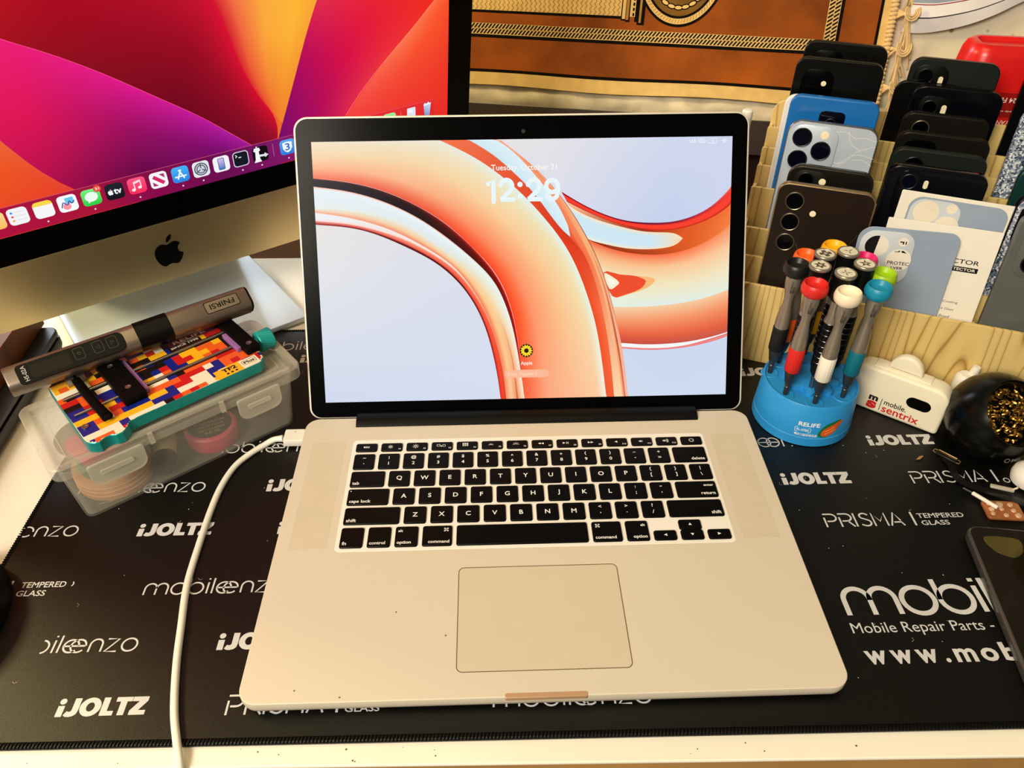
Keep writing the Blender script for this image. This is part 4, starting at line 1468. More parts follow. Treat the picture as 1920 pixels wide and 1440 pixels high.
for i in range(nx_):
    for j in range(ny_):
        if (i, j) in cell:
            continue
        c = g.choice('nnnrooyywwk')
        near = [cell.get((i - 1, j)), cell.get((i, j - 1))]
        if c in near:
            c = g.choice([q for q in order if q not in near])
        p, q = i, j
        for s_ in range(g.choice((4, 5, 5, 6))):
            if 0 <= p < nx_ and 0 <= q < ny_ and (p, q) not in cell:
                cell[(p, q)] = c
            d_ = g.choice(((1, 0), (0, 1), (1, 0), (0, -1)))
            p, q = p + d_[0], q + d_[1]
names = list('nroywkg')


def inpoly(x, y, o):
    c = False
    for (x0, y0), (x1, y1) in zip(o, o[1:] + o[:1]):
        if (y0 > y) != (y1 > y) and x < (x1 - x0) * (y - y0) / (y1 - y0) + x0:
            c = not c
    return c


inner = inset(PL_ if area(PL_) > 0 else PL_[::-1], .9)
for (i, j), c in cell.items():
    x0, y0 = -3 + i * cs, -15.4 + j * cs
    sub = 4
    for a in range(sub):
        for d_ in range(sub):
            px, py = x0 + (a + .5) * cs / sub, y0 + (d_ + .5) * cs / sub
            if inpoly(px, py, inner):
                b.flat([(px - .83, py - .83), (px + .83, py - .83), (px + .83, py + .83), (px - .83, py + .83)], 9.26, 2 + names.index(c))


def sticker(x0, x1, y0, y1, c, z=9.34):
    b.flat([(x0, y0), (x1, y0), (x1, y1), (x0, y1)], z, 2 + names.index(c))


sticker(98, 118.5, -8, 3.5, 'y')
b.text('TF2', 104, -2.4, 11.5, 4.6, 9.42, 2 + 5, None, .04)
for k in range(3):
    sticker(105.4 + 3.6 * k, 107.4 + 3.6 * k, -6, -4.2, 'k', 9.42)
sticker(118.7, 133, -8, 3.5, 'w')
b.text('Plus', 121.5, -3, 8.6, 3.4, 9.42, 2 + 5, None, .03)
b.line(rrect(120.4, 131.2, -4, 1.6, 1, 3), .35, 9.41, 2 + 5, True)
sticker(88, 124, 57, 64.4, 'g')
b.text('RELIFE', 92, 58.6, 27, 4.2, 9.42, 2 + 4, None, .02)
sticker(86, 112, 49.4, 56.6, 'k')
b.text('SINCE 1998', 87.6, 53, 22.8, 2.6, 9.42, 2 + 4, None, .02)
b.text('SINCE 1998', 87.6, 50, 22.8, 1.8, 9.42, 2 + 6, None, .02)
for y in (23.5, 46.5):
    sticker(48, 132, y - 1.6, y + 1.6, 'k', 9.36)
b.build('plate', [TEALM, BRM['w']] + [BRM[k] for k in names], hold)
for y in (23.5, 46.5):
    b = MB(MH).tube([(2, y, 10.2), (132, y, 10.2)], 1.15, 12)
    b.build('guide_rod', STEEL, hold)
bx = MB(MH)
bx.prism(rrect(33.5, 50.5, 9, 68, 1.6, 3), 9.3, 15.8, 0, .8, 2)
for y in (20, 37, 53):
    bx.box(36, 48, y, y + .8, 15.7, 16.1)
for y in (22, 56):
    bx.lathe([(2.2, 15.7), (2.2, 16.3), (1.4, 16.3), (1.2, 15.9)], 14, 1, Matrix.Translation((42, y, 0)), False, True)
bx.build('sliding_jaw', [GUN, STEEL], hold)
b = MB(MH).prism(rrect(50.4, 53.8, 14, 62, .6, 2), 9.4, 13.6, 0, .4, 1)
b.build('pad', LILAC, hold)
bx = MB(MH)
bx.prism(rrect(128.5, 140.4, 5, 66, 1.4, 3), 9.3, 15.2, 0, .7, 2)
for y in (12, 54):
    bx.lathe([(2.3, 15.1), (2.3, 15.8), (1.3, 15.8), (1.1, 15.3)], 16, 1, Matrix.Translation((134.4, y, 0)), False, True)
bx.build('fixed_jaw', [GUN, STEEL], hold)
b = MB(MH).prism(rrect(124.6, 128.3, 14, 40, .6, 2), 9.4, 13.4, 0, .4, 1)
b.build('pad', LILAC, hold)
b = MB(MH)
b.tube([(17.4, 63, 12.6), (17.2, 40, 13), (17.6, 20, 12.8), (18.6, 4, 12.2)], [3.2, 3.6, 3.4, 4.0], 14)
b.lathe([(4.0, 0), (3.6, 1.6), (2, 2.4)], 14, 0, Matrix.Translation((18.6, 4, 12.8)))
b.build('lever', GUN, hold)
b = MB(MH).box(11, 24, 60, 66, 9.3, 15.6)
b.build('lever_mount', STEEL, hold)
ax = frame(MH @ Vector((140, 18.5, 7.4)), MH.to_3x3() @ Vector((0, 1, 0)), (0, 0, 1))
b = MB(ax)
n = 48
prof = [(4.6, 0), (4.6, 3.4), (8.0, 3.6), (8.4, 4.4), (8.4, 15.4), (7.8, 16.2)]
V = []
for r, z in prof:
    for i in range(n):
        rr = r + (.28 if (i % 2 and r > 8.2) else 0)
        V.append((rr * cos(2 * pi * i / n + z * .05), rr * sin(2 * pi * i / n + z * .05), z))
F = [(k * n + i, k * n + (i + 1) % n, (k + 1) * n + (i + 1) % n, (k + 1) * n + i) for k in range(len(prof) - 1) for i in range(n)] + [tuple(range((len(prof) - 1) * n, len(prof) * n))]
b.add(V, F)
b.build('knob', TEALL, hold, angle=20)
b = MB(MH).lathe([(2.6, 9.2), (2.6, 10.2), (1.6, 10.2), (1.3, 9.6)], 16, 0, Matrix.Translation((3.6, 7.6, 0)))
b.build('screw', STEEL, hold)

# ---------------------------------------------------------------- pen-shaped soldering iron
PA = Vector((-378.5, 213.8, 83.6))
PB = Vector((-230.0, 319.4, 83.6))
px_ = (PB - PA).normalized()
pz_ = Vector((0, 0, 1))
py_ = pz_.cross(px_)
roll = R(38)
yy = py_ * cos(roll) + pz_ * sin(roll)
MP = frame(PA, px_, yy)                       # x along, y up-and-back, z facing the viewer
MP = frame(PA, px_, py_ * cos(roll) + pz_ * sin(roll))
PLEN = (PB - PA).length
PEN = mat('pen_grey_metal', (124, 112, 98), .36, .6, .5, .04)
PENB = mat('pen_black', (8, 8, 7), .4, 0, .12, .1)
PENS = mat('pen_display_off', (20, 16, 13), .3, 0, .1)
PENL = mat('pen_outline', (66, 60, 54), .5)
PENT = mat('pen_text', (190, 184, 176), .6)
pen = thing('soldering_pen', 'grey pen-shaped soldering iron with black band lying across the clear box', 'soldering iron', (PA + PB) / 2)
T = Matrix(((0, 0, 1, 0), (1, 0, 0, 0), (0, 1, 0, 0), (0, 0, 0, 1)))      # prism z -> along the pen
sec = rrect(-10.4, 10.4, -9.2, 9.2, 6.4, 6)
b = MB(MP).prism(sec, 0, PLEN, 0, 1.2, 2, T)
b.flat(rrect(PLEN - 36, PLEN - 8, -4.6, 5.6, 1.6, 4), 9.22, 1)
b.flat(rrect(PLEN - 35.4, PLEN - 8.6, -4.0, 5.0, 1.3, 4), 9.25, 0)
b.text('FNIRSI', PLEN - 22, .5, 20, 4.4, 9.28, 1, None, .015, 'c', pi)
b.build('barrel', [PEN, PENB, PENT], pen)
b = MB(MP).prism(inset(sec, -.5), 92, 118, 0, .6, 1, T)
b.build('grip_band', PENB, pen)
b = MB(MP).prism(inset(sec, .6), PLEN - .6, PLEN + 1.6, 0, .8, 1, T)
b.build('end_cap', PENB, pen)
b = MB(MP)
b.prism(rrect(8, 83, -9.0, 6.6, [3, 6, 5, 3], 5), 8.6, 9.6, 0, .3, 1)
b.text('HS-02A', 13.0, -1.0, 12, 3.0, 9.66, 1, None, .012, 'c', pi / 2)
pan = b.build('control_panel', [PENB, PENT], pen)
b = MB(MP).prism(rrect(17, 44, -6.4, 3.6, 1, 3), 9.5, 9.7, 0)
b.build('display', PENS, pan)
for x, s_ in ((50.5, 0), (64.0, -1), (74.2, 1)):
    b = MB(MP).prism(rrect(x - 3.4, x + 3.4, -4.4, 4.4, 1.4, 4), 9.5, 9.9, 0, .2, 1)
    b.line(rrect(x - 3.5, x + 3.5, -4.5, 4.5, 1.5, 4), .35, 9.78, 1, True)
    if s_:
        b.line([(x - s_ * 1.1, -1.5), (x - s_ * 1.1, 1.5), (x + s_ * 1.4, 0)], .35, 9.98, 1, True)
    else:
        b.line(circ(x, 0, 1.0, 10), .35, 9.98, 1, True)
    b.build('button', [PENB, PENL], pan)

# ---------------------------------------------------------------- closed laptop and box at the far left
DGREY = mat('dark_aluminium', (58, 56, 58), .42, .35, .4, .05)
DARKB = mat('dark_casing', (24, 25, 30), .4, .1, .4, .1)
BOXW = wood_mat('brown_wood', (112, 60, 22), (74, 36, 12), 0, .6, .5, 5)
lap2 = thing('closed_laptop', 'closed dark grey laptop lying beside the desktop computer at the far left', 'laptop', (-540, 300, -3))
M2 = rotz(R(2.8), (-430.5, 378, -3))
b = MB(M2)
b.prism(rrect(-220, 0, -320, 0, 9, 6), 1.5, 15.5, 0, .6, 2, bot=7)
b.flat(circ(-14, -14, 5, 20), .6, 1)
b.build('base', [DARKB, BLACKP], lap2)
b = MB(M2).prism(rrect(-220, -.6, -320, 0, 9, 6), 17.2, 23, 0, 1.2, 2)
b.build('lid', DGREY, lap2)
b = MB(M2)
for x, y in ((-16, -18), (-16, -300), (-205, -18), (-205, -300)):
    b.lathe([(6, 0), (6.6, .6), (6.6, 2)], 18, 0, Matrix.Translation((x, y, 0)))
b.build('rubber_feet', BLACKP, lap2)
b = MB(M2)
b.box(-210, -14, -300, -4, 15.5, 17.2)
b.build('hinge', BLACKP, lap2)
b = MB(M2).prism(rrect(-215, -15, -300, 6, 2, 2), 23.05, 49, 0, 1, 1)
tag(b.build('wooden_box', BOXW, None, M2 @ Vector((-110, -150, 23.05))), 'brown wooden box on the closed laptop behind the desktop computer', 'box')
# black rounded thing cut by the left edge of the picture
t = thing('computer_mouse', 'black computer mouse at the left edge of the black mat', 'mouse', (-362, 66, 0))
b = MB(rotz(R(8), (-377, 70, 0)))


def mouse(u, v):
    a = 2 * pi * u
    e = .5 * pi * v
    return (30 * cos(a) * cos(e) ** .6, 48 * sin(a) * cos(e) ** .6, 29 * sin(e) ** .9)


b.grid(mouse, 40, 12)
MOUSEB = mat('mouse_black', (6, 6, 6), .5, 0, .2)
b.build('body', MOUSEB, t)
b = MB(rotz(R(8), (-377, 70, 0))).tube([(0, 8, 27.4), (0, 22, 25.5)], 3, 12)
b.build('scroll_wheel', BLACKP, t)

# ================================================================== things at the right of the laptop
AR = Vector((211.567, 329.997, 0))
RA = R(-22.5)
MR = rotz(RA, AR)
RWOOD = wood_mat('bamboo_board', (226, 198, 128), (158, 118, 52), -RA, 1.0)
rack = thing('phone_rack', 'light wooden stepped rack holding rows of phones behind the screwdrivers', 'rack', MR @ Vector((110, 100, 0)))
X0, X1 = -37, 262
DIV = [(0, 79), (32, 88), (62, 100), (95, 124), (122, 134), (148, 141), (175, 151), (206, 168)]
for k, (d, z) in enumerate(DIV):
    o = rrect(X0, X1, 0, z, [0, 0, 2 if k < 7 else 14, 2 if k < 7 else 14], 6)
    T = Matrix(((1, 0, 0, 0), (0, 0, 1, 0), (0, 1, 0, 0), (0, 0, 0, 1)))
    b = MB(MR).prism(o, d, d + 3, 0, .3, 1, T)
    b.build('front_board' if k == 0 else ('back_board' if k == 7 else 'shelf_board'), RWOOD, rack)
prof = []
for k, (d, z) in enumerate(DIV[:-1]):
    prof += [(d + 3, z - 8), (DIV[k + 1][0], z - 8)]
prof = [(3, 0)] + prof + [(206, 0)]
Tx = Matrix(((0, 0, 1, 0), (1, 0, 0, 0), (0, 1, 0, 0), (0, 0, 0, 1)))
for x in (X0, 64.2, 160.2, X1 - 3):
    b = MB(MR).prism(prof[::-1], x, x + 3, 0, 0, 1, Tx)
    b.build('upright_panel', RWOOD, rack)
FLOORS = {}


def slot_floor(k, x0, x1, z):
    """solid step a phone stands on"""
    b = MB(MR).box(x0, x1, DIV[k][0] + 3.1, DIV[k + 1][0] - .1, 0, z)
    b.build('step_block', RWOOD, rack)


# ---------------------------------------------------------------- phones
PHB = mat('phone_black', (7, 7, 7), .28, 0, .2, .1)
PHBR = mat('phone_brown', (34, 25, 19), .3, .1, .25, .06)
PHBLUE = mat('phone_blue', (24, 108, 186), .25, 0, .5, .05)
PHNAVY = mat('phone_navy_case', (7, 8, 15), .14, 0, .3, .1)
PHSILV = mat('phone_pale_blue', (184, 196, 212), .28, .1, .5, .05)
PHGRN = mat('phone_dark_green', (24, 31, 28), .4, 0, .2, .08)
PHOLV = mat('phone_olive_black', (18, 17, 13), .35, 0, .2, .1)
PHTEAL = mat('phone_teal', (22, 58, 56), .22, .2, .5, .08)
PHGREY = mat('phone_grey', (92, 94, 92), .35, 0, .4, .08)
PHWHITE = mat('phone_white', (232, 230, 222), .3, 0, .4, .02)
FRAMED = mat('phone_frame_dark', (46, 42, 36), .3, .6, .5, .08)
FRAMEG = mat('phone_frame_gold', (150, 126, 92), .3, .6, .5, .05)
FRAMES = mat('phone_frame_steel', (120, 126, 136), .25, .7, .5, .05)
LENS = mat('lens_glass', (2, 2, 4), .1, 0, .12)
LENSB = mat('lens_deep_blue', (5, 7, 22), .1, 0, .15)
RINGM = mat('lens_ring', (120, 110, 92), .3, .8, .5)
RINGD = mat('lens_ring_dark', (34, 34, 36), .3, .5, .5)
FLASH = mat('flash_cream', (244, 232, 196), .3, 0, .5)
GLIT = None


def glitter():
    m = bpy.data.materials.new('glitter_case')
    m.use_nodes = True
    nt = m.node_tree
    b = nt.nodes['Principled BSDF']
    tc = nt.nodes.new('ShaderNodeTexCoord')
    vo = nt.nodes.new('ShaderNodeTexVoronoi')
    vo.inputs['Scale'].default_value = 700
    nt.links.new(tc.outputs['Object'], vo.inputs['Vector'])
    rp = nt.nodes.new('ShaderNodeValToRGB')
    e = rp.color_ramp.elements
    e[0].position, e[0].color = .2, lin((40, 52, 76)) + [1]
    e[1].position, e[1].color = .8, lin((230, 236, 244)) + [1]
    k = e.new(.5)
    k.color = lin((120, 134, 160)) + [1]
    nt.links.new(vo.outputs['Color'], rp.inputs['Fac'])
    nt.links.new(rp.outputs['Color'], b.inputs['Base Color'])
    b.inputs['Roughness'].default_value = .3
    return m


GLIT = glitter()
TP = Matrix(((1, 0, 0, 0), (0, 0, 1, 0), (0, 1, 0, 0), (0, 0, 0, 1)))    # prism: outline x,z ; depth along y


def phone(name, label, k, d_top, xl, xr, ztop, H, body, frame_m, r=9.5, T=8.0, cams=(), bump=None, group='phones standing in the wooden rack', d_bot=None, cat='phone', extra=None):
    """back of the phone faces the viewer (-y); bottom stands in slot k"""
    W = xr - xl
    d_bot = d_bot if d_bot is not None else min(d_top, DIV[k][0] + 4.5) if DIV[k][0] + 4.5 < d_top else d_top
    lean = math.asin(max(-.2, min(.2, (d_top - d_bot) / H)))
    zb = ztop - H * cos(lean)
    root = thing(name, label, cat, (0, 0, 0), group)
    b = MB()
    b.prism(rrect(-W / 2, W / 2, 0, H, r, 7), 0.0, T, 0, 1.6, 3, TP)
    body_o = b.build('body', frame_m, root)
    b = MB().prism(rrect(-W / 2 + 1.0, W / 2 - 1.0, 1.0, H - 1.0, r - 1, 7), -.25, .4, 0, .22, 1, TP)
    back = b.build('back_panel', body, root)
    b = MB().prism(rrect(-W / 2 + 1.4, W / 2 - 1.4, 1.4, H - 1.4, r - 1.2, 6), T - .1, T + .25, 0, 0, 1, TP)
    b.build('screen', BLACKGLASS, root)
    par = root
    if bump:
        x0, x1, h0, h1, rr, th, m_ = bump
        b = MB().prism(rrect(x0 - W / 2, x1 - W / 2, H - h1, H - h0, rr, 6), -th, .2, 0, min(.5, th * .4), 2, TP)
        par = b.build('camera_bump', m_, root)
    base = -(bump[5] if bump else .25)
    for cx, cz, cr, kind in cams:
        Tc = Matrix.Translation((cx - W / 2, base, H - cz)) @ Matrix.Rotation(R(90), 4, 'X')
        b = MB()
        if kind == 'flash':
            b.lathe([(cr, -.2), (cr, .25), (cr * .7, .4), (0.01, .4)], 18, 0, Tc, False, False)
            b.build('flash', FLASH, par)
        elif kind == 'pill':
            b.prism([(p + cx - W / 2, q + H - cz) for p, q in rrect(-cr, cr, -cr * 2, cr * 2, cr, 6)], base - .4, base + .1, 0, .2, 1, TP)
            b.build('flash', FLASH, par)
        else:
            rm = {'ring': RINGM, 'dark': RINGD, 'blue': RINGD}[kind]
            b.lathe([(cr, -.2), (cr, 1.1), (cr - .5, 1.4), (cr - 1.0, 1.2), (cr - 1.0, .9)], 30, 0, Tc, False, False)
            b.lathe([(cr - 1.0, 1.0), (cr * .45, .9), (cr * .42, .6), (.01, .5)], 30, 1, Tc, False, False)
            b.build('lens', [rm, LENSB if kind == 'blue' else LENS], par)
    if extra:
        extra(root, W, H)
    p = MR @ Vector(((xl + xr) / 2, d_bot, zb))
    root.location = p * S
    root.rotation_euler = (-lean, 0, RA)
    if zb > 1:
        slot_floor(k, max(X0 + 3.2, xl - 1), min(xr + 1, X1 - 3.2), zb - .15)
    return root


# left column, from the front to the back
def scratch(root, W, H):
    b = MB()
    for pts in ([(20, -54), (28, -40), (31, -34)], [(-15, -49), (-9, -58)]):
        b.line([(p, H + q) for p, q in pts], .35, -.27, 0, False, Matrix(((1, 0, 0, 0), (0, 0, 1, 0), (0, 1, 0, 0), (0, 0, 0, 1))))
    b.build('scratches', RINGM, root)


def cracks(root, W, H):
    b = MB()
    TT = Matrix(((1, 0, 0, 0), (0, 0, 1, 0), (0, 1, 0, 0), (0, 0, 0, 1)))
    for pts in ([(35, -14), (22, -20), (14, -30), (6, -31)], [(36, -24), (24, -22), (16, -26), (4, -36)], [(35, -10), (26, -8), (18, -9), (10, -5), (-2, -6), (-10, -3)],
                [(36, -30), (28, -26), (20, -27)], [(12, -4), (16, -14), (24, -18)], [(2, -40), (12, -32)]):
        b.line(smooth([(p, H + q) for p, q in pts], 3), .3, -.28, 0, False, TT)
    b.build('cracks', PHWHITE, root)


phone('phone', 'dark brown phone with three separate camera lenses at the front of the rack', 0, 22, -12.3, 63.5, 164.6, 157.5, PHBR, FRAMEG, 9, 7.8,
      [(15, 14, 7.6, 'ring'), (15, 31.8, 7.6, 'ring'), (15, 49.6, 7.6, 'ring'), (31, 22.4, 2.5, 'flash')], extra=scratch)
phone('phone', 'olive black phone with a bright flash just behind the brown one', 1, 46, -7.6, 60, 170.5, 146, PHOLV, FRAMED, 11, 7.6,
      [(15, 11, 6.6, 'dark'), (28, 11, 2.8, 'flash')], (5, 33, 3, 32, 9, 1.2, PHOLV))
phone('phone', 'pale blue phone with cracked back and three large camera lenses', 2, 85, -16.2, 56.8, 193.2, 147, PHSILV, FRAMES, 11, 7.8,
      [(13.0, 13.2, 8.0, 'blue'), (13.0, 32.0, 8.0, 'blue'), (30.0, 22.6, 8.0, 'blue'), (30.5, 9.6, 3.4, 'flash')], (3, 42, 2.5, 42, 11, 1.5, PHSILV), extra=cracks)
phone('phone', 'bright blue phone with a small square camera in the middle of its top', 3, 106, -19.6, 53, 207.0, 158, PHBLUE, PHBLUE, 9, 7.4,
      [(36, 21.0, 5.0, 'dark')], (26, 47, 10.5, 31, 4, .9, LENSB))
phone('phone', 'white phone whose edge shows left of the bright blue phone', 3, 115, -24.4, 46, 203.5, 150, PHWHITE, PHWHITE, 9, 6.4, d_bot=109)
phone('phone', 'black phone with one small round flash behind the bright blue phone', 4, 138, -22.3, 50, 229.0, 158, PHB, PHOLV, 9.5, 8.6,
      [(26, 20, 2.2, 'flash')], (7, 34, 9, 36, 9, .8, BLACKGLASS))
phone('phone', 'rearmost black phone of the left column of the rack', 5, 165, -18.9, 51, 236.0, 158, PHB, PHOLV, 9.5, 8.4,
      [], (8, 34, 7, 34, 8, .9, BLACKGLASS))

# middle column
phone('phone', 'navy phone in a glossy case right behind the screen protector cards', 2, 74, 69.6, 146, 171.0, 150, PHNAVY, PHNAVY, 10, 9.4,
      [(18, 12, 6.5, 'blue'), (31, 13, 1.8, 'pill')], (9, 27, 3, 40, 8, 1.4, PHNAVY))
phone('phone', 'dark green grey phone with two round cameras in the middle column', 3, 104, 71.6, 146.5, 174.0, 150, PHGRN, PHGRN, 10, 7.6,
      [(19, 14, 8.4, 'dark'), (40, 16, 4.4, 'dark')])
phone('phone', 'olive black phone with a wide dark camera bar in the middle column', 4, 129, 74.4, 148.5, 179.5, 152, PHOLV, PHOLV, 10, 7.6,
      [], (7, 33, 6, 30, 7, 1.2, BLACKGLASS))
phone('phone', 'olive black phone with one ringed round camera in the middle column', 5, 155, 76.9, 147.2, 187.5, 150, PHOLV, PHOLV, 9, 7.6,
      [(16, 13, 7.4, 'ring')])
phone('phone', 'black phone in a thick glossy case second from the back of the middle column', 6, 180, 80.6, 154.8, 203.5, 156, PHNAVY, PHB, 11, 9.6,
      [(17, 18, 6.6, 'dark'), (29, 19, 2.2, 'pill')], (7, 34, 8, 44, 9, 1.0, PHB))
phone('phone', 'rearmost black phone of the middle column with a cream flash', 6, 197, 74.4, 147.5, 222.0, 156, PHGRN, PHOLV, 10, 7.6,
      [(14, 15, 6.8, 'dark'), (14, 32, 6.8, 'dark'), (27, 18, 2.0, 'pill')], (4, 33, 5, 46, 10, 1.0, PHB), d_bot=191)
phone('phone', 'black phone standing between the two columns and half hidden', 6, 190.4, 66.0, 122, 203.0, 150, PHB, PHB, 10, 5.0, d_bot=186)

# right column, cut by the frame
phone('phone', 'grey phone in a clear case at the right edge behind the brass wool ball', 0, 22, 165, 240, 168.0, 158, PHGREY, PHGREY, 10, 8,
      [(18, 18, 7.6, 'dark'), (18, 38, 7.6, 'dark')], (6, 32, 6, 50, 10, .8, PHGREY))
phone('phone', 'phone in a glitter case at the right edge behind the grey phone', 1, 48, 164.5, 238, 171.0, 150, GLIT, PHB, 11, 8.4,
      [(17, 16, 8.0, 'dark')], (4, 42, 4, 44, 11, 1.2, PHB))
phone('phone', 'dark teal phone at the right edge of the rack', 2, 80, 165.5, 240, 180.0, 152, PHTEAL, PHTEAL, 10, 8.0)
phone('phone', 'phone in a silver blue glitter case near the back right of the rack', 4, 140, 164.5, 238, 206.0, 158, GLIT, GLIT, 9, 8.4)
phone('phone', 'rearmost black phone of the right column of the rack', 6, 190, 166, 240, 228.0, 158, PHB, PHB, 9, 8.4)

# ---------------------------------------------------------------- screen protector cards and glass
CARD = mat('white_card', (240, 234, 220), .5, 0, .3, .02)
CARDB = mat('card_blue_grey', (152, 168, 190), .4, 0, .4, .03)
CARDL = mat('card_light', (206, 214, 222), .4, 0, .4, .03)
CARDK = mat('card_black', (14, 14, 16), .4)
CARDH = mat('card_cream_circle', (238, 228, 208), .4)
TXY = Matrix(((1, 0, 0, 0), (0, 0, 1, 0), (0, 1, 0, 0), (0, 0, 0, 1)))


def lean_root(name, label, cat, k, d_top, d_bot, xl, ztop, H, dz_right=0.0, group=None):
    root = thing(name, label, cat, (0, 0, 0), group)
    lean = math.asin((d_top - d_bot) / H)
    zb = ztop - H * cos(lean)
    p = MR @ Vector((xl, d_bot, zb))
    root.location = p * S
    root.rotation_euler = (-lean, 0, RA)
    return root, zb


def finish(root, loc_rot):
    root.location, root.rotation_euler = loc_rot


def neg(o, z):
    return o


def tfl(b, o, y, m):
    """outline in x,z drawn at depth y (nearer the viewer is more negative)"""
    b.flat(o, y, m, TXY)


# rear pack
root = thing('protector_pack', 'white pack showing a blue grey phone back behind the printed card', 'screen protector', (0, 0, 0))
H = 132
b = MB()
b.prism(rrect(0, 85, 0, H, 1, 2), 0, 1.4, 0, .3, 1, TP)
tfl(b, rrect(8, 81, 4, H - 3, 10, 6), -.06, 1)
tfl(b, rrect(9.5, 47, H - 44, H - 4.5, 10, 6), -.10, 2)
for cx, cz, r_ in ((22, 15, 9.6), (22, 35, 9.6), (39.5, 25.5, 9.6), (39.6, 9.5, 4.0)):
    tfl(b, circ(cx, H - cz, r_, 26), -.14, 3)
b.build('pack', [CARD, CARDB, CARDL, CARDH], root)
lean = math.asin(14 / H)
root.location = (MR @ Vector((81.0, 36.5, 160.4 - H * cos(lean)))) * S
root.rotation_euler = (-lean, R(.6), RA)
slot_floor(1, 81, 160, 160.4 - H * cos(lean) - .9)
# printed card
root = thing('protector_card', 'white printed card with black lettering behind the clear protector', 'card', (0, 0, 0))
H = 136
b = MB()
b.prism(rrect(0, 83.5, 0, H, .8, 2), 0, 1.0, 0, .2, 1, TP)
T2 = TXY
b.text('PROTECTOR', 33, H - 29.0, 41, 3.7, -.06, 1, T2, .01)
b.flat([(36, H - 35.6), (74.6, H - 35.6), (74.6, H - 31.4), (36, H - 31.4)], -.06, 1, T2)
b.text('LENS PROTECTOR', 38, H - 34.6, 35, 2.3, -.10, 0, T2, .02)
for k, (s_, w_) in enumerate((('Special Coating', 22), ('Tempered Glass', 22), ('Water Proof', 18), ('Oleophone Coating', 22))):
    b.text(s_, 68.5 - (k * 1.2) - w_, H - 63.5 - k * 6.4, w_, 2.4, -.06, 1, T2, .0)
b.flat([(6, H - 30), (22, H - 30), (22, H - 12), (6, H - 12)], -.06, 1, T2)
b.build('card', [CARD, CARDK], root)
lean = math.asin(20 / H)
root.location = (MR @ Vector((78.0, 7.5, 146.0 - H * cos(lean)))) * S
root.rotation_euler = (-lean, R(-.8), RA)
slot_floor(0, 76, 158, 146.0 - H * cos(lean) - 2.0)
# clear protector with camera cut-outs
root = thing('screen_protector', 'blue grey phone back protector with camera cut-outs at the front of the rack', 'screen protector', (0, 0, 0))
H = 132
b = MB()
b.prism(rrect(-37.5, 37.5, 0, H, [4, 4, 9, 11], 7), 0, .9, 0, .3, 1, TP)
sh = b.build('sheet', CARDB, root)
b = MB()
b.prism(rrect(-35.2, 5.4, H - 47, H - 2.6, 11, 7), -1.1, 0, 0, .4, 2, TP)
isl = b.build('camera_island', CARDL, root)
for cx, cz, r_, kind in ((-22.4, 15.4, 9.0, 'half'), (-23.4, 36.6, 9.0, 'half'), (-3.6, 25.8, 9.4, 'text'), (-3.4, 10.2, 3.8, 'bit'), (-7.2, 40.2, 3.4, 'black')):
    b = MB()
    tfl(b, circ(cx, H - cz, r_, 30), -1.16, 0 if kind != 'black' else 1)
    if kind == 'half':
        a = R(262)
        tfl(b, [(cx + (r_ - .2) * cos(R(q)), H - cz + (r_ - .2) * sin(R(q))) for q in range(84, 265, 12)], -1.2, 1)
    elif kind == 'text':
        b.text('PROTEC', cx + .4, H - cz - 2.6, 16.2, 2.9, -1.2, 1, T2, .012, 'c')
        b.text('LVER', cx + .4, H - cz - 6.8, 9, 2.2, -1.2, 1, T2, .02, 'c')
        b.flat([(cx - 4.4, H - cz + 6.6), (cx - .6, H - cz + 6.9), (cx - .6, H - cz + 8.2), (cx - 1.6, H - cz + 8.2), (cx - 1.8, H - cz + 7.4), (cx - 4.4, H - cz + 7.2)], -1.2, 1, T2)
        b.flat([(cx + .6, H - cz + 6.8), (cx + 4.8, H - cz + 6.2), (cx + 2.2, H - cz + 8.2), (cx + .6, H - cz + 8.2)], -1.2, 1, T2)
    elif kind == 'bit':
        b.flat([(cx - 2.6, H - cz + .4), (cx + .6, H - cz + .4), (cx + .6, H - cz - 2), (cx - .4, H - cz - 2), (cx - .4, H - cz - .6), (cx - 2.6, H - cz - .6)], -1.2, 1, T2)
        b.flat([(cx + 1.6, H - cz + .6), (cx + 2.5, H - cz + .6), (cx + 2.5, H - cz - 2), (cx + 1.6, H - cz - 2)], -1.2, 1, T2)
    b.build('camera_hole', [CARD, CARDK], isl)
lean = math.asin(13 / H)
root.location = (MR @ Vector((98.2, 3.6, 143.4 - H * cos(lean)))) * S
root.rotation_euler = (-lean, R(-1.4), RA + R(6))

# ================================================================== screwdrivers in their blue stand
HC = Vector((231.36, 254.54, 0))
BLUE = mat('stand_blue', (44, 150, 220), .42, 0, .4, .03)
BLUED = mat('stand_groove', (96, 180, 230), .5)
STWH = mat('label_white', (236, 242, 248), .5)
STGR = mat('label_green', (22, 112, 60), .5)
STOR = mat('label_orange', (230, 92, 34), .45)
stand = thing('screwdriver_stand', 'round sky blue stand with a white printed label holding thirteen screwdrivers', 'screwdriver stand', HC)
b = MB(Matrix.Translation(HC))
b.lathe([(38.9, 0), (39.9, .8), (39.6, 8.2), (39.2, 8.5), (39.2, 9.1), (39.5, 9.4)], 72, 0, None, True, False)
b.lathe([(39.22, 8.55), (39.3, 8.8), (39.22, 9.05)], 72, 1, None, False, False)
rt = stand
b.build('turning_base', [BLUE, BLUED], stand)
b = MB(Matrix.Translation(HC))
b.lathe([(39.5, 9.4), (37.6, 38.4), (36.9, 39.4), (36.2, 39.5), (35.8, 39.0), (35.2, 37.6), (20.0, 37.0)], 72, 0, None, False, False)
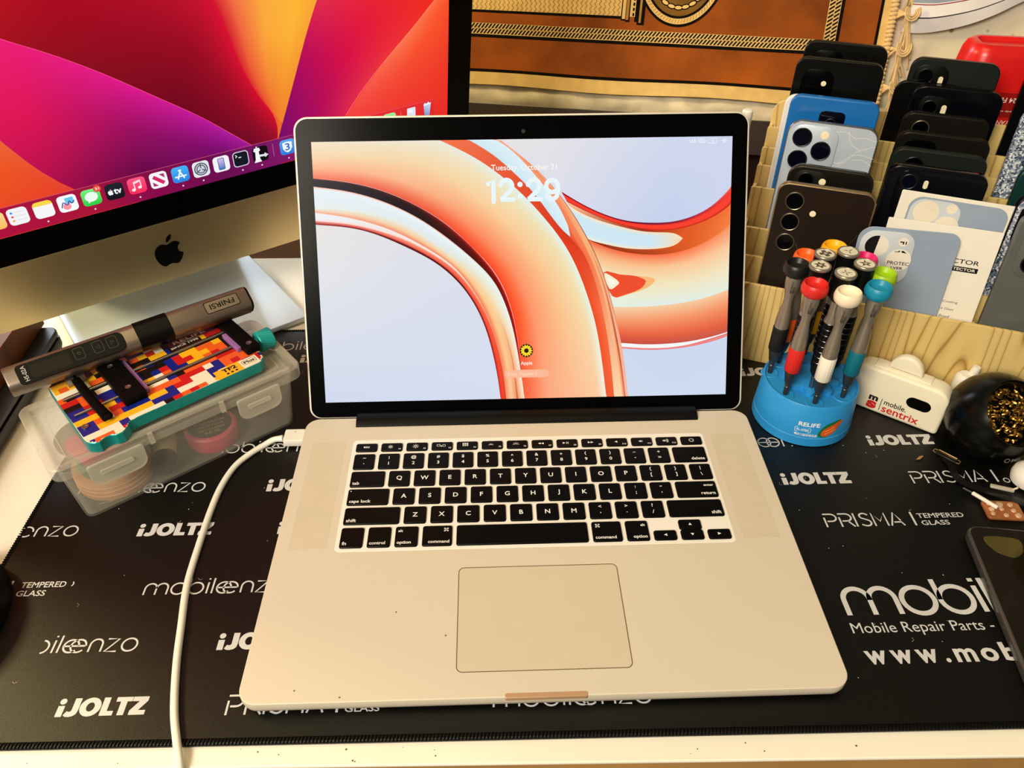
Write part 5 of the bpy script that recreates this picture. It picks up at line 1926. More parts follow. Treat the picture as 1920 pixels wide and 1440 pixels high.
# inner raised rosette and a dished seat round every hole
n = 96
V = []
rings = [(20.0, 37.0, 0), (1, 36.9, 1), (1, 40.6, 1), (.9, 41.4, 1), (0.01, 41.4, 2)]
for k, (r, z, mode) in enumerate(rings):
    for i in range(n):
        a = 2 * pi * i / n
        base = 19.0 + 3.4 * cos(8 * (a - R(25.0)))
        rr = 20.0 if mode == 0 else (base * r if mode == 1 else .01)
        if k == 0:
            rr = 36
        V.append((rr * cos(a), rr * sin(a), z))
F = [(k * n + i, k * n + (i + 1) % n, (k + 1) * n + (i + 1) % n, (k + 1) * n + i) for k in range(len(rings) - 1) for i in range(n)]
b.add(V, F)
ANG = [160, 213, 258, 310, 352, 38, 84, 128]
RADI = [32.5, 31, 29.2, 28.6, 29, 29.5, 30, 31]
for a, rd in zip(ANG, RADI):
    T = Matrix.Translation((rd * cos(R(a)), rd * sin(R(a)), 37.2))
    b.lathe([(3.2, .5), (5.4, .5), (6.6, .9), (7.0, .6), (7.2, -.1)], 22, 0, T, False, False)
# lettering bent round the side


def wrap(V, ang, zc):
    out = []
    for x, y in V:
        z = zc + y
        r = 39.5 - 1.9 * (z - 9.4) / 29 + .12
        a = R(ang) + x / 38.5
        out.append((r * cos(a), r * sin(a), z))
    return out


for s_, w_, h_, x, y, o_ in (('RELIFE', 16.5, 3.9, -8.2, 20.3, .03), ('RL-078A', 9.4, 2.3, -8.6, 15.4, .02), ('螺丝刀旋转收纳盒', 17.5, 2.7, -9.6, 10.6, .015)):
    V, F = fit_text(s_, x, y, w_, h_, o_)
    b.add(wrap(V, -104, 0), F, 2)
V, F = stroke_geo(rrect(-9.9, 2.0, 14.4, 18.7, 1, 3), .35, True)
b.add(wrap(V, -104, 0), F, 2)


def patch(o, m, ang=-104):
    c = (sum(p[0] for p in o) / len(o), sum(p[1] for p in o) / len(o))
    for k0, k1 in ((0, .25), (.25, .5), (.5, .75), (.75, 1.0)):
        A = [(c[0] + (p[0] - c[0]) * k0, c[1] + (p[1] - c[1]) * k0) for p in o]
        B = [(c[0] + (p[0] - c[0]) * k1, c[1] + (p[1] - c[1]) * k1) for p in o]
        n_ = len(o)
        b.add(wrap(A + B, ang, m * .0), [(i, (i + 1) % n_, n_ + (i + 1) % n_, n_ + i) for i in range(n_)], m)


patch([(p, q - .0) for p, q in smooth([(8.2, 12.5), (9.5, 18), (14, 23), (20, 25), (26, 25.5), (26, 20), (20, 13), (13, 10)], 4, True)], 3)


def wrap2(V, ang, extra):
    return [Vector(p) * 1.0 for p in V]


old = wrap


def wrap(V, ang, zc):
    out = []
    for x, y in V:
        r = 39.5 - 1.9 * (y - 9.4) / 29 + .24
        a = R(ang) + x / 38.5
        out.append((r * cos(a), r * sin(a), y))
    return out


patch(smooth([(10.4, 13.6), (11.5, 17.2), (15, 20), (19, 22), (24, 24.4), (27.5, 25), (27, 22), (24.6, 19.4), (21.6, 14.5), (16, 11.2), (12, 11.4)], 4, True), 4)


def wrap(V, ang, zc):
    out = []
    for x, y in V:
        r = 39.5 - 1.9 * (y - 9.4) / 29 + .34
        a = R(ang) + x / 38.5
        out.append((r * cos(a), r * sin(a), y))
    return out


for pts in ([(13, 16), (17, 17.6), (21, 19.8)], [(13, 13.6), (17.5, 15), (21.5, 17.2)]):
    V, F = stroke_geo(smooth(pts, 4), .7)
    STYE = None
    b.add(wrap(V, -104, 0), F, 5)
STYE = mat('label_peach', (248, 168, 96), .5)
b.build('holder_drum', [BLUE, BLUED, STWH, STGR, STOR, STYE], stand)

# colours of the knobs and grips
HANDLE = mat('handle_gunmetal', (150, 140, 126), .34, .5, .5, .06, 50)
CONE = mat('cone_dark', (58, 60, 62), .36, .4, .5, .05)
TIPM = mat('tip_steel', (120, 124, 128), .25, .9, .5)
ENGR = mat('engraving', (48, 42, 36), .6)
KC = {'black': (22, 22, 20), 'red': (214, 40, 34), 'white': (244, 228, 200), 'blue': (24, 140, 176), 'lime green': (160, 200, 24), 'pink': (228, 30, 112), 'yellow': (250, 180, 16), 'orange': (244, 104, 34)}
KM = {k: mat('knob_' + k.replace(' ', '_'), v, .4, 0, .45, .03) for k, v in KC.items()}
GC = dict(KC)
GC['white'] = (246, 240, 226)
GC['blue'] = (12, 112, 134)
GM = {k: mat('grip_' + k.replace(' ', '_'), v, .55, 0, .3, .03) for k, v in GC.items()}
WHERE = {'black': 'leftmost in the blue stand', 'red': 'front left of the blue stand', 'white': 'front middle of the blue stand', 'blue': 'front right of the blue stand',
         'lime green': 'right side of the blue stand', 'pink': 'back right of the blue stand', 'yellow': 'rear of the blue stand', 'orange': 'back left of the blue stand'}
knob_prof = [(4.8, 93.6), (7.6, 94.0), (9.3, 96.0), (9.8, 98.8), (9.5, 101.2), (8.8, 103.2), (8.2, 103.9), (7.7, 103.7), (7.1, 102.4), (6.0, 100.4), (3.6, 99.4), (.01, 99.2)]
hand_prof = [(5.6, 46.4), (5.7, 49), (5.3, 56), (4.2, 64), (3.5, 70), (3.9, 76), (5.1, 82), (5.7, 87), (5.7, 91), (5.0, 93.6)]


def precision(color, ang, rad):
    root = thing('screwdriver', 'precision screwdriver with %s knob and %s grip, %s' % (color, color, WHERE[color]), 'screwdriver', (0, 0, 0), 'slim screwdrivers in the blue stand')
    b = MB().lathe([(1.7, 0), (1.9, .3), (2.1, 6), (2.1, 10.4), (2.5, 10.8), (2.5, 12.6)], 18)
    b.lathe([(2.13, 8.2), (2.3, 8.5), (2.13, 8.8)], 18, 1, None, False, False)
    b.build('shaft', [CONE, TIPM], root)
    b = MB().lathe([(2.7, 12.4), (3.3, 13), (5.0, 22.5), (5.5, 24.6)], 24)
    b.build('nose_cone', CONE, root)
    n = 60
    prof = [(5.5, 24.4), (5.9, 25), (5.9, 45.6), (5.5, 46.4)]
    V = []
    for r, z in prof:
        V += [((r + (.14 if i % 4 < 2 else 0)) * cos(2 * pi * i / n), (r + (.14 if i % 4 < 2 else 0)) * sin(2 * pi * i / n), z) for i in range(n)]
    F = [(k * n + i, k * n + (i + 1) % n, (k + 1) * n + (i + 1) % n, (k + 1) * n + i) for k in range(3) for i in range(n)]
    b = MB().add(V, F)
    b.build('grip_sleeve', GM[color], root, angle=60)
    b = MB().lathe([(r, z) for r, z in smooth(hand_prof, 3)], 28)
    # engraved name running down the handle
    for s_, off in (('MECHANIC', 0), ('PRO', 1.9)):
        V, F = fit_text(s_, 0, 0, 11 if off == 0 else 6, 1.6, .02)
        W = []
        for x, y in V:
            z = 80 + x
            a = R(-112) - (y - .8 - off) / 5.4
            rr = 5.15 + .6 * min(1, max(0, (z - 80) / 6)) + .06
            W.append((rr * cos(a), rr * sin(a), z))
        b.add(W, F, 1)
    b.build('handle', [HANDLE, ENGR], root)
    b = MB().lathe(knob_prof, 32, 0, None, True, False)
    b.build('knob', KM[color], root)
    root.location = [q * S for q in (HC.x + rad * cos(R(ang)), HC.y + rad * sin(R(ang)), 37.6)]
    return root


for c, a, rd in zip(KC, ANG, RADI):
    rt = precision(c, a, rd)
    if c == 'yellow':
        rt.location.z += .004

CAPM = mat('cap_metal', (150, 144, 128), .36, .6, .5, .05)
CAPW = mat('cap_cream', (230, 222, 202), .5)
CAPK = mat('cap_symbol', (92, 82, 66), .5, .2)
BODYK = mat('body_black', (10, 10, 9), .38, 0, .2, .1)


def star(nn, r0, r1, rot=90):
    return [((r0 if i % 2 == 0 else r1) * cos(R(rot + 180 * i / nn)), (r0 if i % 2 == 0 else r1) * sin(R(rot + 180 * i / nn))) for i in range(2 * nn)]


def cross(r, w_, rot=0):
    o = [(w_, r), (-w_, r), (-w_, w_), (-r, w_), (-r, -w_), (-w_, -w_), (-w_, -r), (w_, -r), (w_, -w_), (r, -w_), (r, w_), (w_, w_)]
    return [(p * cos(R(rot)) - q * sin(R(rot)), p * sin(R(rot)) + q * cos(R(rot))) for p, q in o]


SYM = [('broad cross', cross(5.4, 1.9, 8), (-12.0, 10.6), 108.2, 'rear left of the inner ring'), ('three-pointed star', star(3, 5.4, 1.0, 30), (6.0, 12.6), 108.6, 'rear right of the inner ring'),
       ('five-pointed star', star(5, 5.8, 2.2, 80), (12.8, -3.4), 107.4, 'right of the inner ring'), ('six-pointed star', star(6, 5.8, 3.0, 90), (-20.0, -3.2), 106.6, 'left of the inner ring'),
       ('thin cross', star(4, 5.8, 1.1, 84), (-4.6, -13.2), 106.0, 'front of the inner ring')]
for nm, o, (dx, dy), top, wh in SYM:
    root = thing('screwdriver', 'black screwdriver whose round cap shows a %s, %s' % (nm, wh), 'screwdriver', (0, 0, 0), 'capped screwdrivers in the blue stand')
    b = MB().lathe([(2.4, 0), (2.6, .4), (3.0, 12)], 18)
    b.build('shaft', TIPM, root)
    rr = [(3.2, 12), (5.6, 16), (6.0, 22)]
    z = 22
    while z < 62:
        rr += [(6.9, z), (6.9, z + 4.2), (6.5, z + 4.5), (6.5, z + 5.0)]
        z += 5.2
    b = MB().lathe(rr, 28)
    for k in range(8):
        b.lathe([(6.52, 26.5 + 5.2 * k), (6.75, 26.75 + 5.2 * k), (6.52, 27.0 + 5.2 * k)], 28, 1, None, False, False)
    b.build('ribbed_grip', [BODYK, TIPM], root)
    b = MB().lathe([(6.9, z), (5.2, z + 5), (5.0, z + 14), (5.0, z + 20)], 24)
    b.build('neck', HANDLE, root)
    b = MB().lathe([(5.0, z + 18), (8.6, z + 21), (8.9, top - 4.5), (8.9, top - 2.4)], 30, 0, None, False, False)
    for k in range(8):
        a = 2 * pi * k / 8
        b.box(8.6, 9.1, -.9, .9, z + 23, top - 4, 0, Matrix.Rotation(a, 4, 'Z'))
    b.build('head', BODYK, root)
    b = MB().lathe([(8.9, top - 2.6), (9.5, top - 2.2), (9.6, top - .8), (9.0, top - .1), (7.9, top), (7.6, top - .35)], 32, 0, None, False, False)
    b.lathe([(.01, top - .35), (7.6, top - .35)], 32, 1, None, False, False)
    b.add(o, [tuple(range(len(o)))], 2, None, top - .28)
    b.flat(circ(0, 0, 1.5, 12), top - .24, 1)
    b.text('T5' if nm[0] == 's' else ('Y0' if nm[0] == 't' else 'P2'), 0, 0, 2.0, 1.3, top - .2, 2, None, .02, 'c')
    b.build('cap', [CAPM, CAPW, CAPK], root)
    root.location = [q * S for q in (HC.x + dx, HC.y + dy, 41.4)]
    k_ = min(1.0, 8.0 / 9.6)
    root.scale = (k_, k_, 1)

# ================================================================== small things around the stand
# white charger tablet with a round watch charger and printed logo
MPB = rotz(R(-38.45), (279.8, 266.8, 0))
PBW = mat('charger_cream', (244, 234, 208), .42, 0, .4, .02)
PBR = mat('print_red', (206, 30, 34), .5)
PBK = mat('print_black', (26, 18, 16), .5)
pb = thing('power_bank', 'cream power bank with red and black lettering leaning by the wooden rack', 'power bank', MPB @ Vector((33, 9, 0)))
TPB = Matrix(((1, 0, 0, 0), (0, 0, 1, 0), (0, 1, 0, 0), (0, 0, 0, 1)))
b = MB(MPB)
b.prism(rrect(-6, 68.2, 0, 42.6, [6, 3, 12, 10], 8), 0, 18, 0, 3.0, 3, TPB)


def pr(V, F, m, dz=.1):
    b.add([(x, -dz, y) for x, y in V], F, m, None)


pr(*fit_text('m', 11.0, 11.8, 7.4, 4.8, .05), 2)
pr(*fit_text('s', 10.6, 3.6, 8.0, 7.6, .07), 1)
pr(*stroke_geo([(21.4, 4.4), (21.4, 16.6)], .5), 2)
pr(*fit_text('mobile.', 23.6, 11.6, 17.6, 5.2, .012), 2)
pr(*fit_text('sentrix', 23.4, 4.0, 29.4, 7.0, .016), 1)
b.build('body', [PBW, PBR, PBK], pb)
b = MB(MPB)
b.prism(rrect(38.6, 57.6, 18.2, 28.6, 5.2, 8), -.25, .3, 0, .2, 1, TPB)
b.build('display_window', BLACKGLASS, pb)
b = MB(MPB)
b.prism(rrect(6, 51, 41, 43.6, 1.3, 4), 4, 16, 0, .9, 2, TPB)
b.build('ledge', PBW, pb)
b = MB(MPB)
o = [(29.5 + 13.4 * cos(R(a)), 43.2 + 15.6 * sin(R(a))) for a in range(0, 181, 9)]
b.prism(o, 5.5, 13.5, 0, 2.4, 3, TPB)
b.build('watch_charger', PBW, pb)

# small white bottle
t = thing('dropper_bottle', 'small white bottle with a nozzle between the rack and the black ball', 'bottle', (361.5, 257.4, 0))
b = MB(Matrix.Translation((361.5, 257.4, 0))).lathe([(7.0, 0), (7.7, .8), (7.7, 33), (7.0, 36.5), (4.8, 38.4)], 28)
b.build('bottle', WHITEP, t)
b = MB(Matrix.Translation((361.5, 257.4, 0)) @ Matrix.Rotation(R(8), 4, 'Y')).lathe([(4.6, 37.6), (3.5, 39.4), (3.3, 44.5), (2.9, 46), (.01, 46.2)], 22)
b.build('nozzle', WHITEP, t)

# brass wool tip cleaner
BC = Vector((367, 216, 0))
BRASS = mat('brass_wool', (176, 130, 52), .3, .8, .5, .3, 200)
BALLM = mat('ball_black', (7, 7, 6), .24, 0, .3, .15, 20)
ball = thing('tip_cleaner', 'black round soldering tip cleaner filled with brass wool at the right edge', 'tip cleaner', BC)
nrm = Vector((.145, -.68, .72)).normalized()
QR = Vector((0, 0, 1)).rotation_difference(nrm).to_matrix().to_4x4()
MBL = Matrix.Translation(BC + Vector((0, 0, 28.0))) @ QR
b = MB(MBL)
prof = []
for k in range(0, 40):
    a = R(132) * (1 - k / 39)
    aa = R(47) + (R(180) - R(47)) * (1 - k / 39)
    prof.append((35.2 * sin(aa), 35.2 * cos(aa)))
prof += [(24.8, 23.2), (24.0, 21.8), (23.4, 14), (23.0, 4), (20, -4), (.01, -6)]
b.lathe(prof, 64, 0, None, False, False)
vv = []
for p in b.v:                                                              # stand it on a flat base
    if p.z < .3:
        p.z = .3
b.build('shell', BALLM, ball)
b = MB(Matrix.Translation(BC)).lathe([(21, 0), (23.5, .2), (27.6, 4.6), (28.0, 5.2), (27.0, 5.6)], 48)
b.build('foot_ring', BALLM, ball)
b = MB(MBL)
rg = random.Random(3)
for i in range(300):
    a = rg.uniform(0, 2 * pi)
    r = 21.5 * sqrt(rg.random())
    x, y = r * cos(a), r * sin(a)
    z = 8 + 9 * (1 - (r / 24) ** 2) + rg.uniform(-4, 3)
    h = rg.uniform(0, 2 * pi)
    L = rg.uniform(2.5, 6)
    q = rg.uniform(-1, 1)
    pts = []
    for k in range(7):
        t_ = k / 6 - .5
        hh = h + q * t_ * 3
        pts.append((x + L * t_ * cos(hh), y + L * t_ * sin(hh), z + 1.8 * cos(t_ * 3) + rg.uniform(-.2, .2)))
    pts = [(p[0], p[1], p[2]) if hypot(p[0], p[1]) < 22.6 else (p[0] * .86, p[1] * .86, p[2]) for p in pts]
    V = []
    for k, p in enumerate(pts):
        tw = k * .5 + q
        V += [(p[0] - .5 * sin(h), p[1] + .5 * cos(h), p[2] + .4 * sin(tw)), (p[0] + .5 * sin(h), p[1] - .5 * cos(h), p[2] - .4 * sin(tw))]
    b.add(V, [(2 * k, 2 * k + 1, 2 * k + 3, 2 * k + 2) for k in range(6)])
w_ = b.build('brass_wool', BRASS, ball)
tag(w_, 'tangled brass wool', None, None, 'stuff')
# raised mark on the foot of the ball
b = MB(Matrix.Translation(BC))
GREYP = mat('mark_grey', (120, 116, 108), .5)
V, F = fit_text('MR', 0, 0, 9, 3.2, .03)
b.add([((33.6) * cos(R(-78) + (x - 4) / 33.6), 33.6 * sin(R(-78) + (x - 4) / 33.6), 10.5 + y) for x, y in V], F)
V, F = stroke_geo(circ(-3.4, 1.6, 1.9, 18), .7, True)
b.add([((33.6) * cos(R(-78) + (x - 4) / 33.6), 33.6 * sin(R(-78) + (x - 4) / 33.6), 10.5 + y) for x, y in V], F)
b.build('mark', GREYP, ball)

# flexible connector cable and scraps of parts
FLEX = mat('flex_film', (22, 21, 19), .3, 0, .5, .1)
GOLD = mat('gold_contact', (196, 164, 104), .35, .7, .5, .06)
SILV = mat('silver_clip', (214, 204, 186), .4, .3, .5)
t = thing('flex_cable', 'black flexible ribbon cable with gold connector on the mat by the black ball', 'cable', (345, 165, 0))
path = smooth([(330.6, 198.8), (329.2, 190), (327.6, 181), (328.6, 173.6), (335.4, 167.8), (345.8, 160.4), (358, 152.6), (372, 144), (392, 136)], 5)
V = []
N = len(path)
for i, p in enumerate(path):
    a, c = path[max(0, i - 1)], path[min(N - 1, i + 1)]
    d = Vector((c[0] - a[0], c[1] - a[1])).normalized()
    wv = 2.3 + 1.2 * min(1, i / 20) + (2.2 if i < 4 else 0)
    z = 1.2 + 1.6 * sin(i * .16) ** 2
    V += [(p[0] - d.y * wv, p[1] + d.x * wv, z), (p[0] + d.y * wv, p[1] - d.x * wv, z)]
b = MB().add(V, [(2 * i, 2 * i + 1, 2 * i + 3, 2 * i + 2) for i in range(N - 1)])
V2 = [(x, y, z - .35) for x, y, z in V]
b.add(V2, [(2 * i, 2 * i + 2, 2 * i + 3, 2 * i + 1) for i in range(N - 1)])
b.build('ribbon', FLEX, t)
MC = rotz(R(-48), (331.2, 199.6, 0))
b = MB(MC)
b.prism(rrect(-8.0, 8.0, -2.6, 2.6, .6, 2), .3, 2.0, 0, .3, 1)
b.prism(rrect(-7.4, 7.4, 1.2, 2.2, .4, 2), 2.0, 2.9, 1, .2, 1)
for s_ in (-1, 1):
    b.tube([(s_ * 8.0, -2.2, 1.4), (s_ * 10.2, -1.6, 1.4), (s_ * 10.2, 1.6, 1.4), (s_ * 8.0, 2.2, 1.4)], .35, 8, 1)
b.build('connector', [FLEX, GOLD], t)
b = MB(rotz(R(26), (309.4, 199.2, 0))).prism([(-4.4, 0), (-1, -1.4), (3.6, -.5), (4.4, .6), (1, 1.3)], .1, 1.1, 0, .2, 1)
tag(b.build('metal_scrap', GOLD, None, (309.4, 199.2, .1)), 'small gold metal scrap on the mat left of the ribbon cable', 'scrap')
# white ended stick
t = thing('cleaning_swab', 'thin stick with a white end lying on the mat beside the ribbon cable', 'swab', (336, 151, 0))
b = MB().tube([(326.6, 163.6, 3.2), (330.8, 157.4, 4.0)], .9, 10)
b.build('metal_tip', TIPM, t)
b = MB().tube([(330.6, 157.7, 4.0), (340.8, 141.6, 5.2)], 1.55, 12)
b.build('handle', WHITEP, t)
b = MB(rotz(R(-21), (353.4, 160.6, 0))).prism(rrect(-7.6, 8.6, -1.6, 1.6, .6, 3), 4.6, 6.6, 0, .3, 1)
b.tube([(7.6, 0, 6.6), (9.8, .6, 8.0), (10.6, 2.4, 7.4)], .8, 8)
tag(b.build('metal_bracket', SILV, None, (353.4, 160.6, 4.6)), 'silver metal bracket on top of the ribbon cable', 'bracket')
COPPER = mat('copper', (196, 122, 74), .35, .5, .5, .15, 120)
COPL = mat('copper_light', (236, 196, 156), .3, .4, .5)
t = thing('copper_part', 'square copper coloured phone part on the mat under the white ended stick', 'part', (346, 143, 0))
b = MB(rotz(R(-6), (346, 142.4, 0)))
b.prism(rrect(-13, 14, -9.4, 8.6, 3, 5), .2, 2.6, 0, .8, 2)
b.build('plate', COPPER, t)
b = MB(rotz(R(-6), (346, 142.4, 0)))
rg = random.Random(8)
for i in range(9):
    x, y = -8 + (i % 3) * 8 + rg.uniform(-1, 1), -5.5 + (i // 3) * 5 + rg.uniform(-.6, .6)
    b.lathe([(2.4, 0), (2.0, .8), (1.0, 1.2), (.01, 1.3)], 12, 0, Matrix.Translation((x, y, 2.5)) @ Matrix.Scale(rg.uniform(.7, 1.2), 4))
b.build('solder_pads', COPL, t)
# white rounded cap
b = MB(Matrix.Translation((379.5, 169.5, 0))).lathe([(9, 2.2), (12.6, 3.2), (13.6, 8), (12.6, 13), (9, 16.6), (4, 18.4), (.01, 18.8)], 32)
tag(b.build('white_cap', WHITEP, None, (379.5, 169.5, 2.2)), 'white rounded cap at the right edge below the black ball', 'cap')
# dark glass slab with a black block
SLABM = mat('slab_back', (30, 25, 16), .2, .1, .3, .1)
SLABE = mat('slab_edge', (96, 92, 88), .25, .6, .5)
REFLM = mat('painted_reflection', (92, 84, 40), .12, .3, .5, .2, 60)  # yellow reflection on the phone, put in as a raised coloured patch
t = thing('dark_phone', 'dark glossy phone lying face down at the lower right edge of the mat', 'phone', (350, 60, 0))
MSL = rotz(R(-8.8), (307.0, 124.6, 0))
b = MB(MSL).prism(rrect(0, 76, -158, 0, 9, 7), .2, 8.0, 1, 1.8, 3, None, 0)
b.build('body', [SLABM, SLABE], t)
b = MB(MSL).prism(smooth([(9, -12), (14, -9.6), (24, -9.2), (33, -11), (33, -20), (26, -27), (18, -26), (11, -20)], 4, True), 8.0, 8.5, 0, .2, 1)
b.build('reflection_patch', REFLM, t)
t = thing('black_case', 'black ribbed case lying on the dark phone at the right edge', 'case', (372, 70, 8))
b = MB(MSL)
b.prism(smooth([(30, -30), (36, -12), (48, -6), (78, -6), (82, -60), (80, -150), (58, -156), (48, -120), (40, -80)], 4, True), 8.1, 26, 0, 5, 4)
b.build('body', BLACKP, t)
b = MB(MSL)
for k in range(5):
    b.tube([(44, -14 - 4 * k, 25.4), (78, -13 - 4 * k, 25.8)], .8, 8)
b.build('ribs', BLACKP, t)

# white stylus behind the lid, red bottle behind the rack
b = MB().tube([(178, 392, 0.2), (185.0, 395, 208)], 4.4, 20)
b.lathe([(4.4, 0), (3.4, 1.0), (.01, 1.2)], 20, 0, Matrix.Translation((185.0, 395, 208)))
tag(b.build('stylus', WHITEP, None, (178, 392, .2)), 'white stylus standing up behind the top right corner of the laptop', 'stylus')
REDM = mat('bottle_red', (214, 26, 26), .3, 0, .5, .04)
LABW = mat('label_print', (250, 232, 222), .5)
REDD = mat('label_dark_red', (150, 14, 18), .4, 0, .4, .05)
MSB = rotz(R(-12), (417, 503, -3))
t = thing('spray_bottle', 'red plastic bottle standing upside down behind the rack at the right edge', 'bottle', (452, 525, -3))
b = MB(MSB)
o = rrect(0, 96, 0, 56, 22, 8)
n = len(o)
V = []
lev = [(16, 0, 0), (15, 22, 0), (12, 40, 0), (3, 66, 0), (-1, 90, 0), (0, 190, 0), (3.4, 218, 0), (6, 224, 0), (10, 226.5, 0), (14, 226.5, 0), (16, 223, 0)]
for d, z, _ in lev:
    q = inset(o, d)
    V += [(x, y, z) for x, y in q]
F = [(k * n + i, k * n + (i + 1) % n, (k + 1) * n + (i + 1) % n, (k + 1) * n + i) for k in range(len(lev) - 1) for i in range(n)]
F += [tuple(range(n))[::-1], tuple(range((len(lev) - 1) * n, len(lev) * n))]
b.add(V, F)
b.build('bottle', REDM, t)
b = MB(MSB)
b.add([(x, 0 - .25, z) for x, z in rrect(19, 78, 92, 188, 3, 4)], [tuple(range(20))], 0)
for s_, w_, h_, x, z in (('(24 FL OZ)', 30, 6.0, 42, 182), ('Ready to use spray', 34, 1.8, 42, 171), ('BRYANT CORPS', 40, 4.6, 42, 160), ('THE BEST', 30, 7.0, 40, 150), ('OUR APP', 26, 7.0, 36, 138), ('POWER', 30, 8.0, 36, 118)):
    V, F = fit_text(s_, x, z, w_, h_, .012, 'c', pi)
    b.add([(p, -.5, q) for p, q in V], F, 1)
b.build('label', [REDD, LABW], t)

WORLD = .15
LAMPS = [
    ('ceiling_lamp', (-200, 0, 1500), (50, 250, 0), 650, 6.6, (1, .80, .42)),
    ('fill_light', (-900, -1150, 1250), (280, 500, 100), 700, 43, (1, .90, .74)),  # unseen fill added in front to brighten rack, phones and sofa
    ('floor_lamp', (-1500, 650, 1150), (-300, 100, 0), 350, 28, (1, .79, .36)),
    ('window_light', (-1230, 1900, 950), (-300, 300, 0), 760, 26, (.80, .90, 1.0)),
]

# ================================================================== sofa, rug and cloth behind the desk
YS = R(-12.33)
TS = R(20)
SX = Vector((cos(YS), sin(YS), 0))
SN = Vector((-sin(YS), cos(YS), 0))
SU = Vector((0, 0, 1)) * cos(TS) + SN * sin(TS)
SO = Vector((-50.5, 932.8, 40))
MS = frame(SO, SX, SU)                         # x along the sofa, y up the slope, z towards the desk


def sofa_mat():
    m = bpy.data.materials.new('cream_cover')
    m.use_nodes = True
    nt = m.node_tree
    b = nt.nodes['Principled BSDF']
    tc = nt.nodes.new('ShaderNodeTexCoord')
    vo = nt.nodes.new('ShaderNodeTexVoronoi')
    vo.inputs['Scale'].default_value = 36
    nt.links.new(tc.outputs['Object'], vo.inputs['Vector'])
    rp = nt.nodes.new('ShaderNodeValToRGB')
    e = rp.color_ramp.elements
    e[0].position, e[0].color = .07, lin((176, 140, 84)) + [1]
    e[1].position, e[1].color = .13, lin((236, 222, 198)) + [1]
    nt.links.new(vo.outputs['Distance'], rp.inputs['Fac'])
    nz = nt.nodes.new('ShaderNodeTexNoise')
    nz.inputs['Scale'].default_value = 14
    nt.links.new(tc.outputs['Object'], nz.inputs['Vector'])
    mx = nt.nodes.new('ShaderNodeMix')
    mx.data_type = 'RGBA'
    mx.blend_type = 'MULTIPLY'
    mx.inputs['Factor'].default_value = .25
    nt.links.new(rp.outputs['Color'], mx.inputs['A'])
    nt.links.new(nz.outputs['Color'], mx.inputs['B'])
    nt.links.new(mx.outputs['Result'], b.inputs['Base Color'])
    bp = nt.nodes.new('ShaderNodeBump')
    bp.inputs['Strength'].default_value = .6
    bp.inputs['Distance'].default_value = .006
    nt.links.new(nz.outputs['Fac'], bp.inputs['Height'])
    nt.links.new(bp.outputs['Normal'], b.inputs['Normal'])
    b.inputs['Roughness'].default_value = .7
    b.inputs['Specular IOR Level'].default_value = .2
    return m


CREAM = sofa_mat()
SATIN = mat('satin_hem', (206, 192, 164), .6, 0, .5, .25, 30, .6, 60)
DWOOD = mat('dark_sofa_wood', (40, 22, 14), .5, 0, .3, .2, 10)
sofa = thing('sofa', 'sofa with dark wooden frame and cream dotted cover behind the desk', 'sofa', (SO.x + 200, SO.y + 200, FLOOR_Z))
b = MB(MS)


def cush(u, v):
    x = -230 + 1630 * u
    y = -6 + 640 * v
    z = -14 * (2 * v - 1) ** 8 + 1.2 * sin(x * .021 + y * .03) + .9 * sin(y * .06 - x * .012)
    if v < .06:
        z -= 10 * (1 - v / .06) ** 2
    return (x, y, z - 2)


b.grid(cush, 160, 60, 0)
o = [(-230, -6), (1400, -6), (1400, 634), (-230, 634)]
b.prism(o, -130, -30, 0, 4, 1)
b.build('back_cushion', CREAM, sofa)
b = MB(MS)
b.grid(lambda u, v: (-226 + 1620 * u, -12 + 26 * v, -4 + 7.5 * sin(pi * (.15 + .75 * v)) + 1.1 * sin(u * 190 + 3 * v) + .8 * sin(u * 83 - 5 * v)), 260, 8, 0)
b.build('cover_hem', SATIN, sofa)
b = MB(MS)
b.box(-236, 1410, -58, -13, -60, 10)
b.build('frame_rail', DWOOD, sofa)
b = MB(rotz(YS, SO))
b.box(-232, 1405, 6, 60, FLOOR_Z - 40, -58)  # added dark board standing in for the black gap behind the desk
b.build('dark_gap_board', DWOOD, sofa)
for x in (-196, 1370):
    b = MB(rotz(YS, SO)).box(x - 30, x + 30, 20, 330, FLOOR_Z - 40, -62)
    b.build('leg', DWOOD, sofa)

# ---------------------------------------------------------------- rug hung over the sofa back
VELV = mat('velvet_brown', (146, 72, 14), .85, 0, .15, .42, 11, .5, 900, sheen=.3)
VELK = mat('pile_black', (16, 10, 8), .9, 0, .1, .2)
VELC = mat('pile_cream', (222, 186, 118), .85, 0, .15, .1, 60)
VELD = mat('pile_olive', (120, 86, 38), .85, 0, .1, .15)
VELG = mat('pile_gold', (168, 126, 66), .85, 0, .1, .12)
rug = thing('prayer_rug', 'brown velvet rug with black and cream border pattern hung over the sofa', 'rug', SO + SX * 250 + SU * 10)


def rz(x, y, k=0.0):
    wv = 0.0
    e = 2.2 * sin(x * .021 + .6) * max(0, 1 - y / 60.0)
    return (x, y + e, 10 + wv + k)


def rgrid(b, x0, x1, y0, y1, m, k, sx=10, sy=8):
    nu = max(1, int((x1 - x0) / sx))
    nv = max(1, int((y1 - y0) / sy))
    b.grid(lambda u, v: rz(x0 + (x1 - x0) * u, y0 + (y1 - y0) * v, k), nu, nv, m)


def rpoly(b, o, m, k):
    b.add([rz(p[0], p[1], k) for p in o], [tuple(range(len(o)))], m)


def rline(b, pts, w_, m, k, closed=False):
    V, F = stroke_geo(pts, w_, closed)
    b.add([rz(p[0], p[1], k) for p in V], F, m)


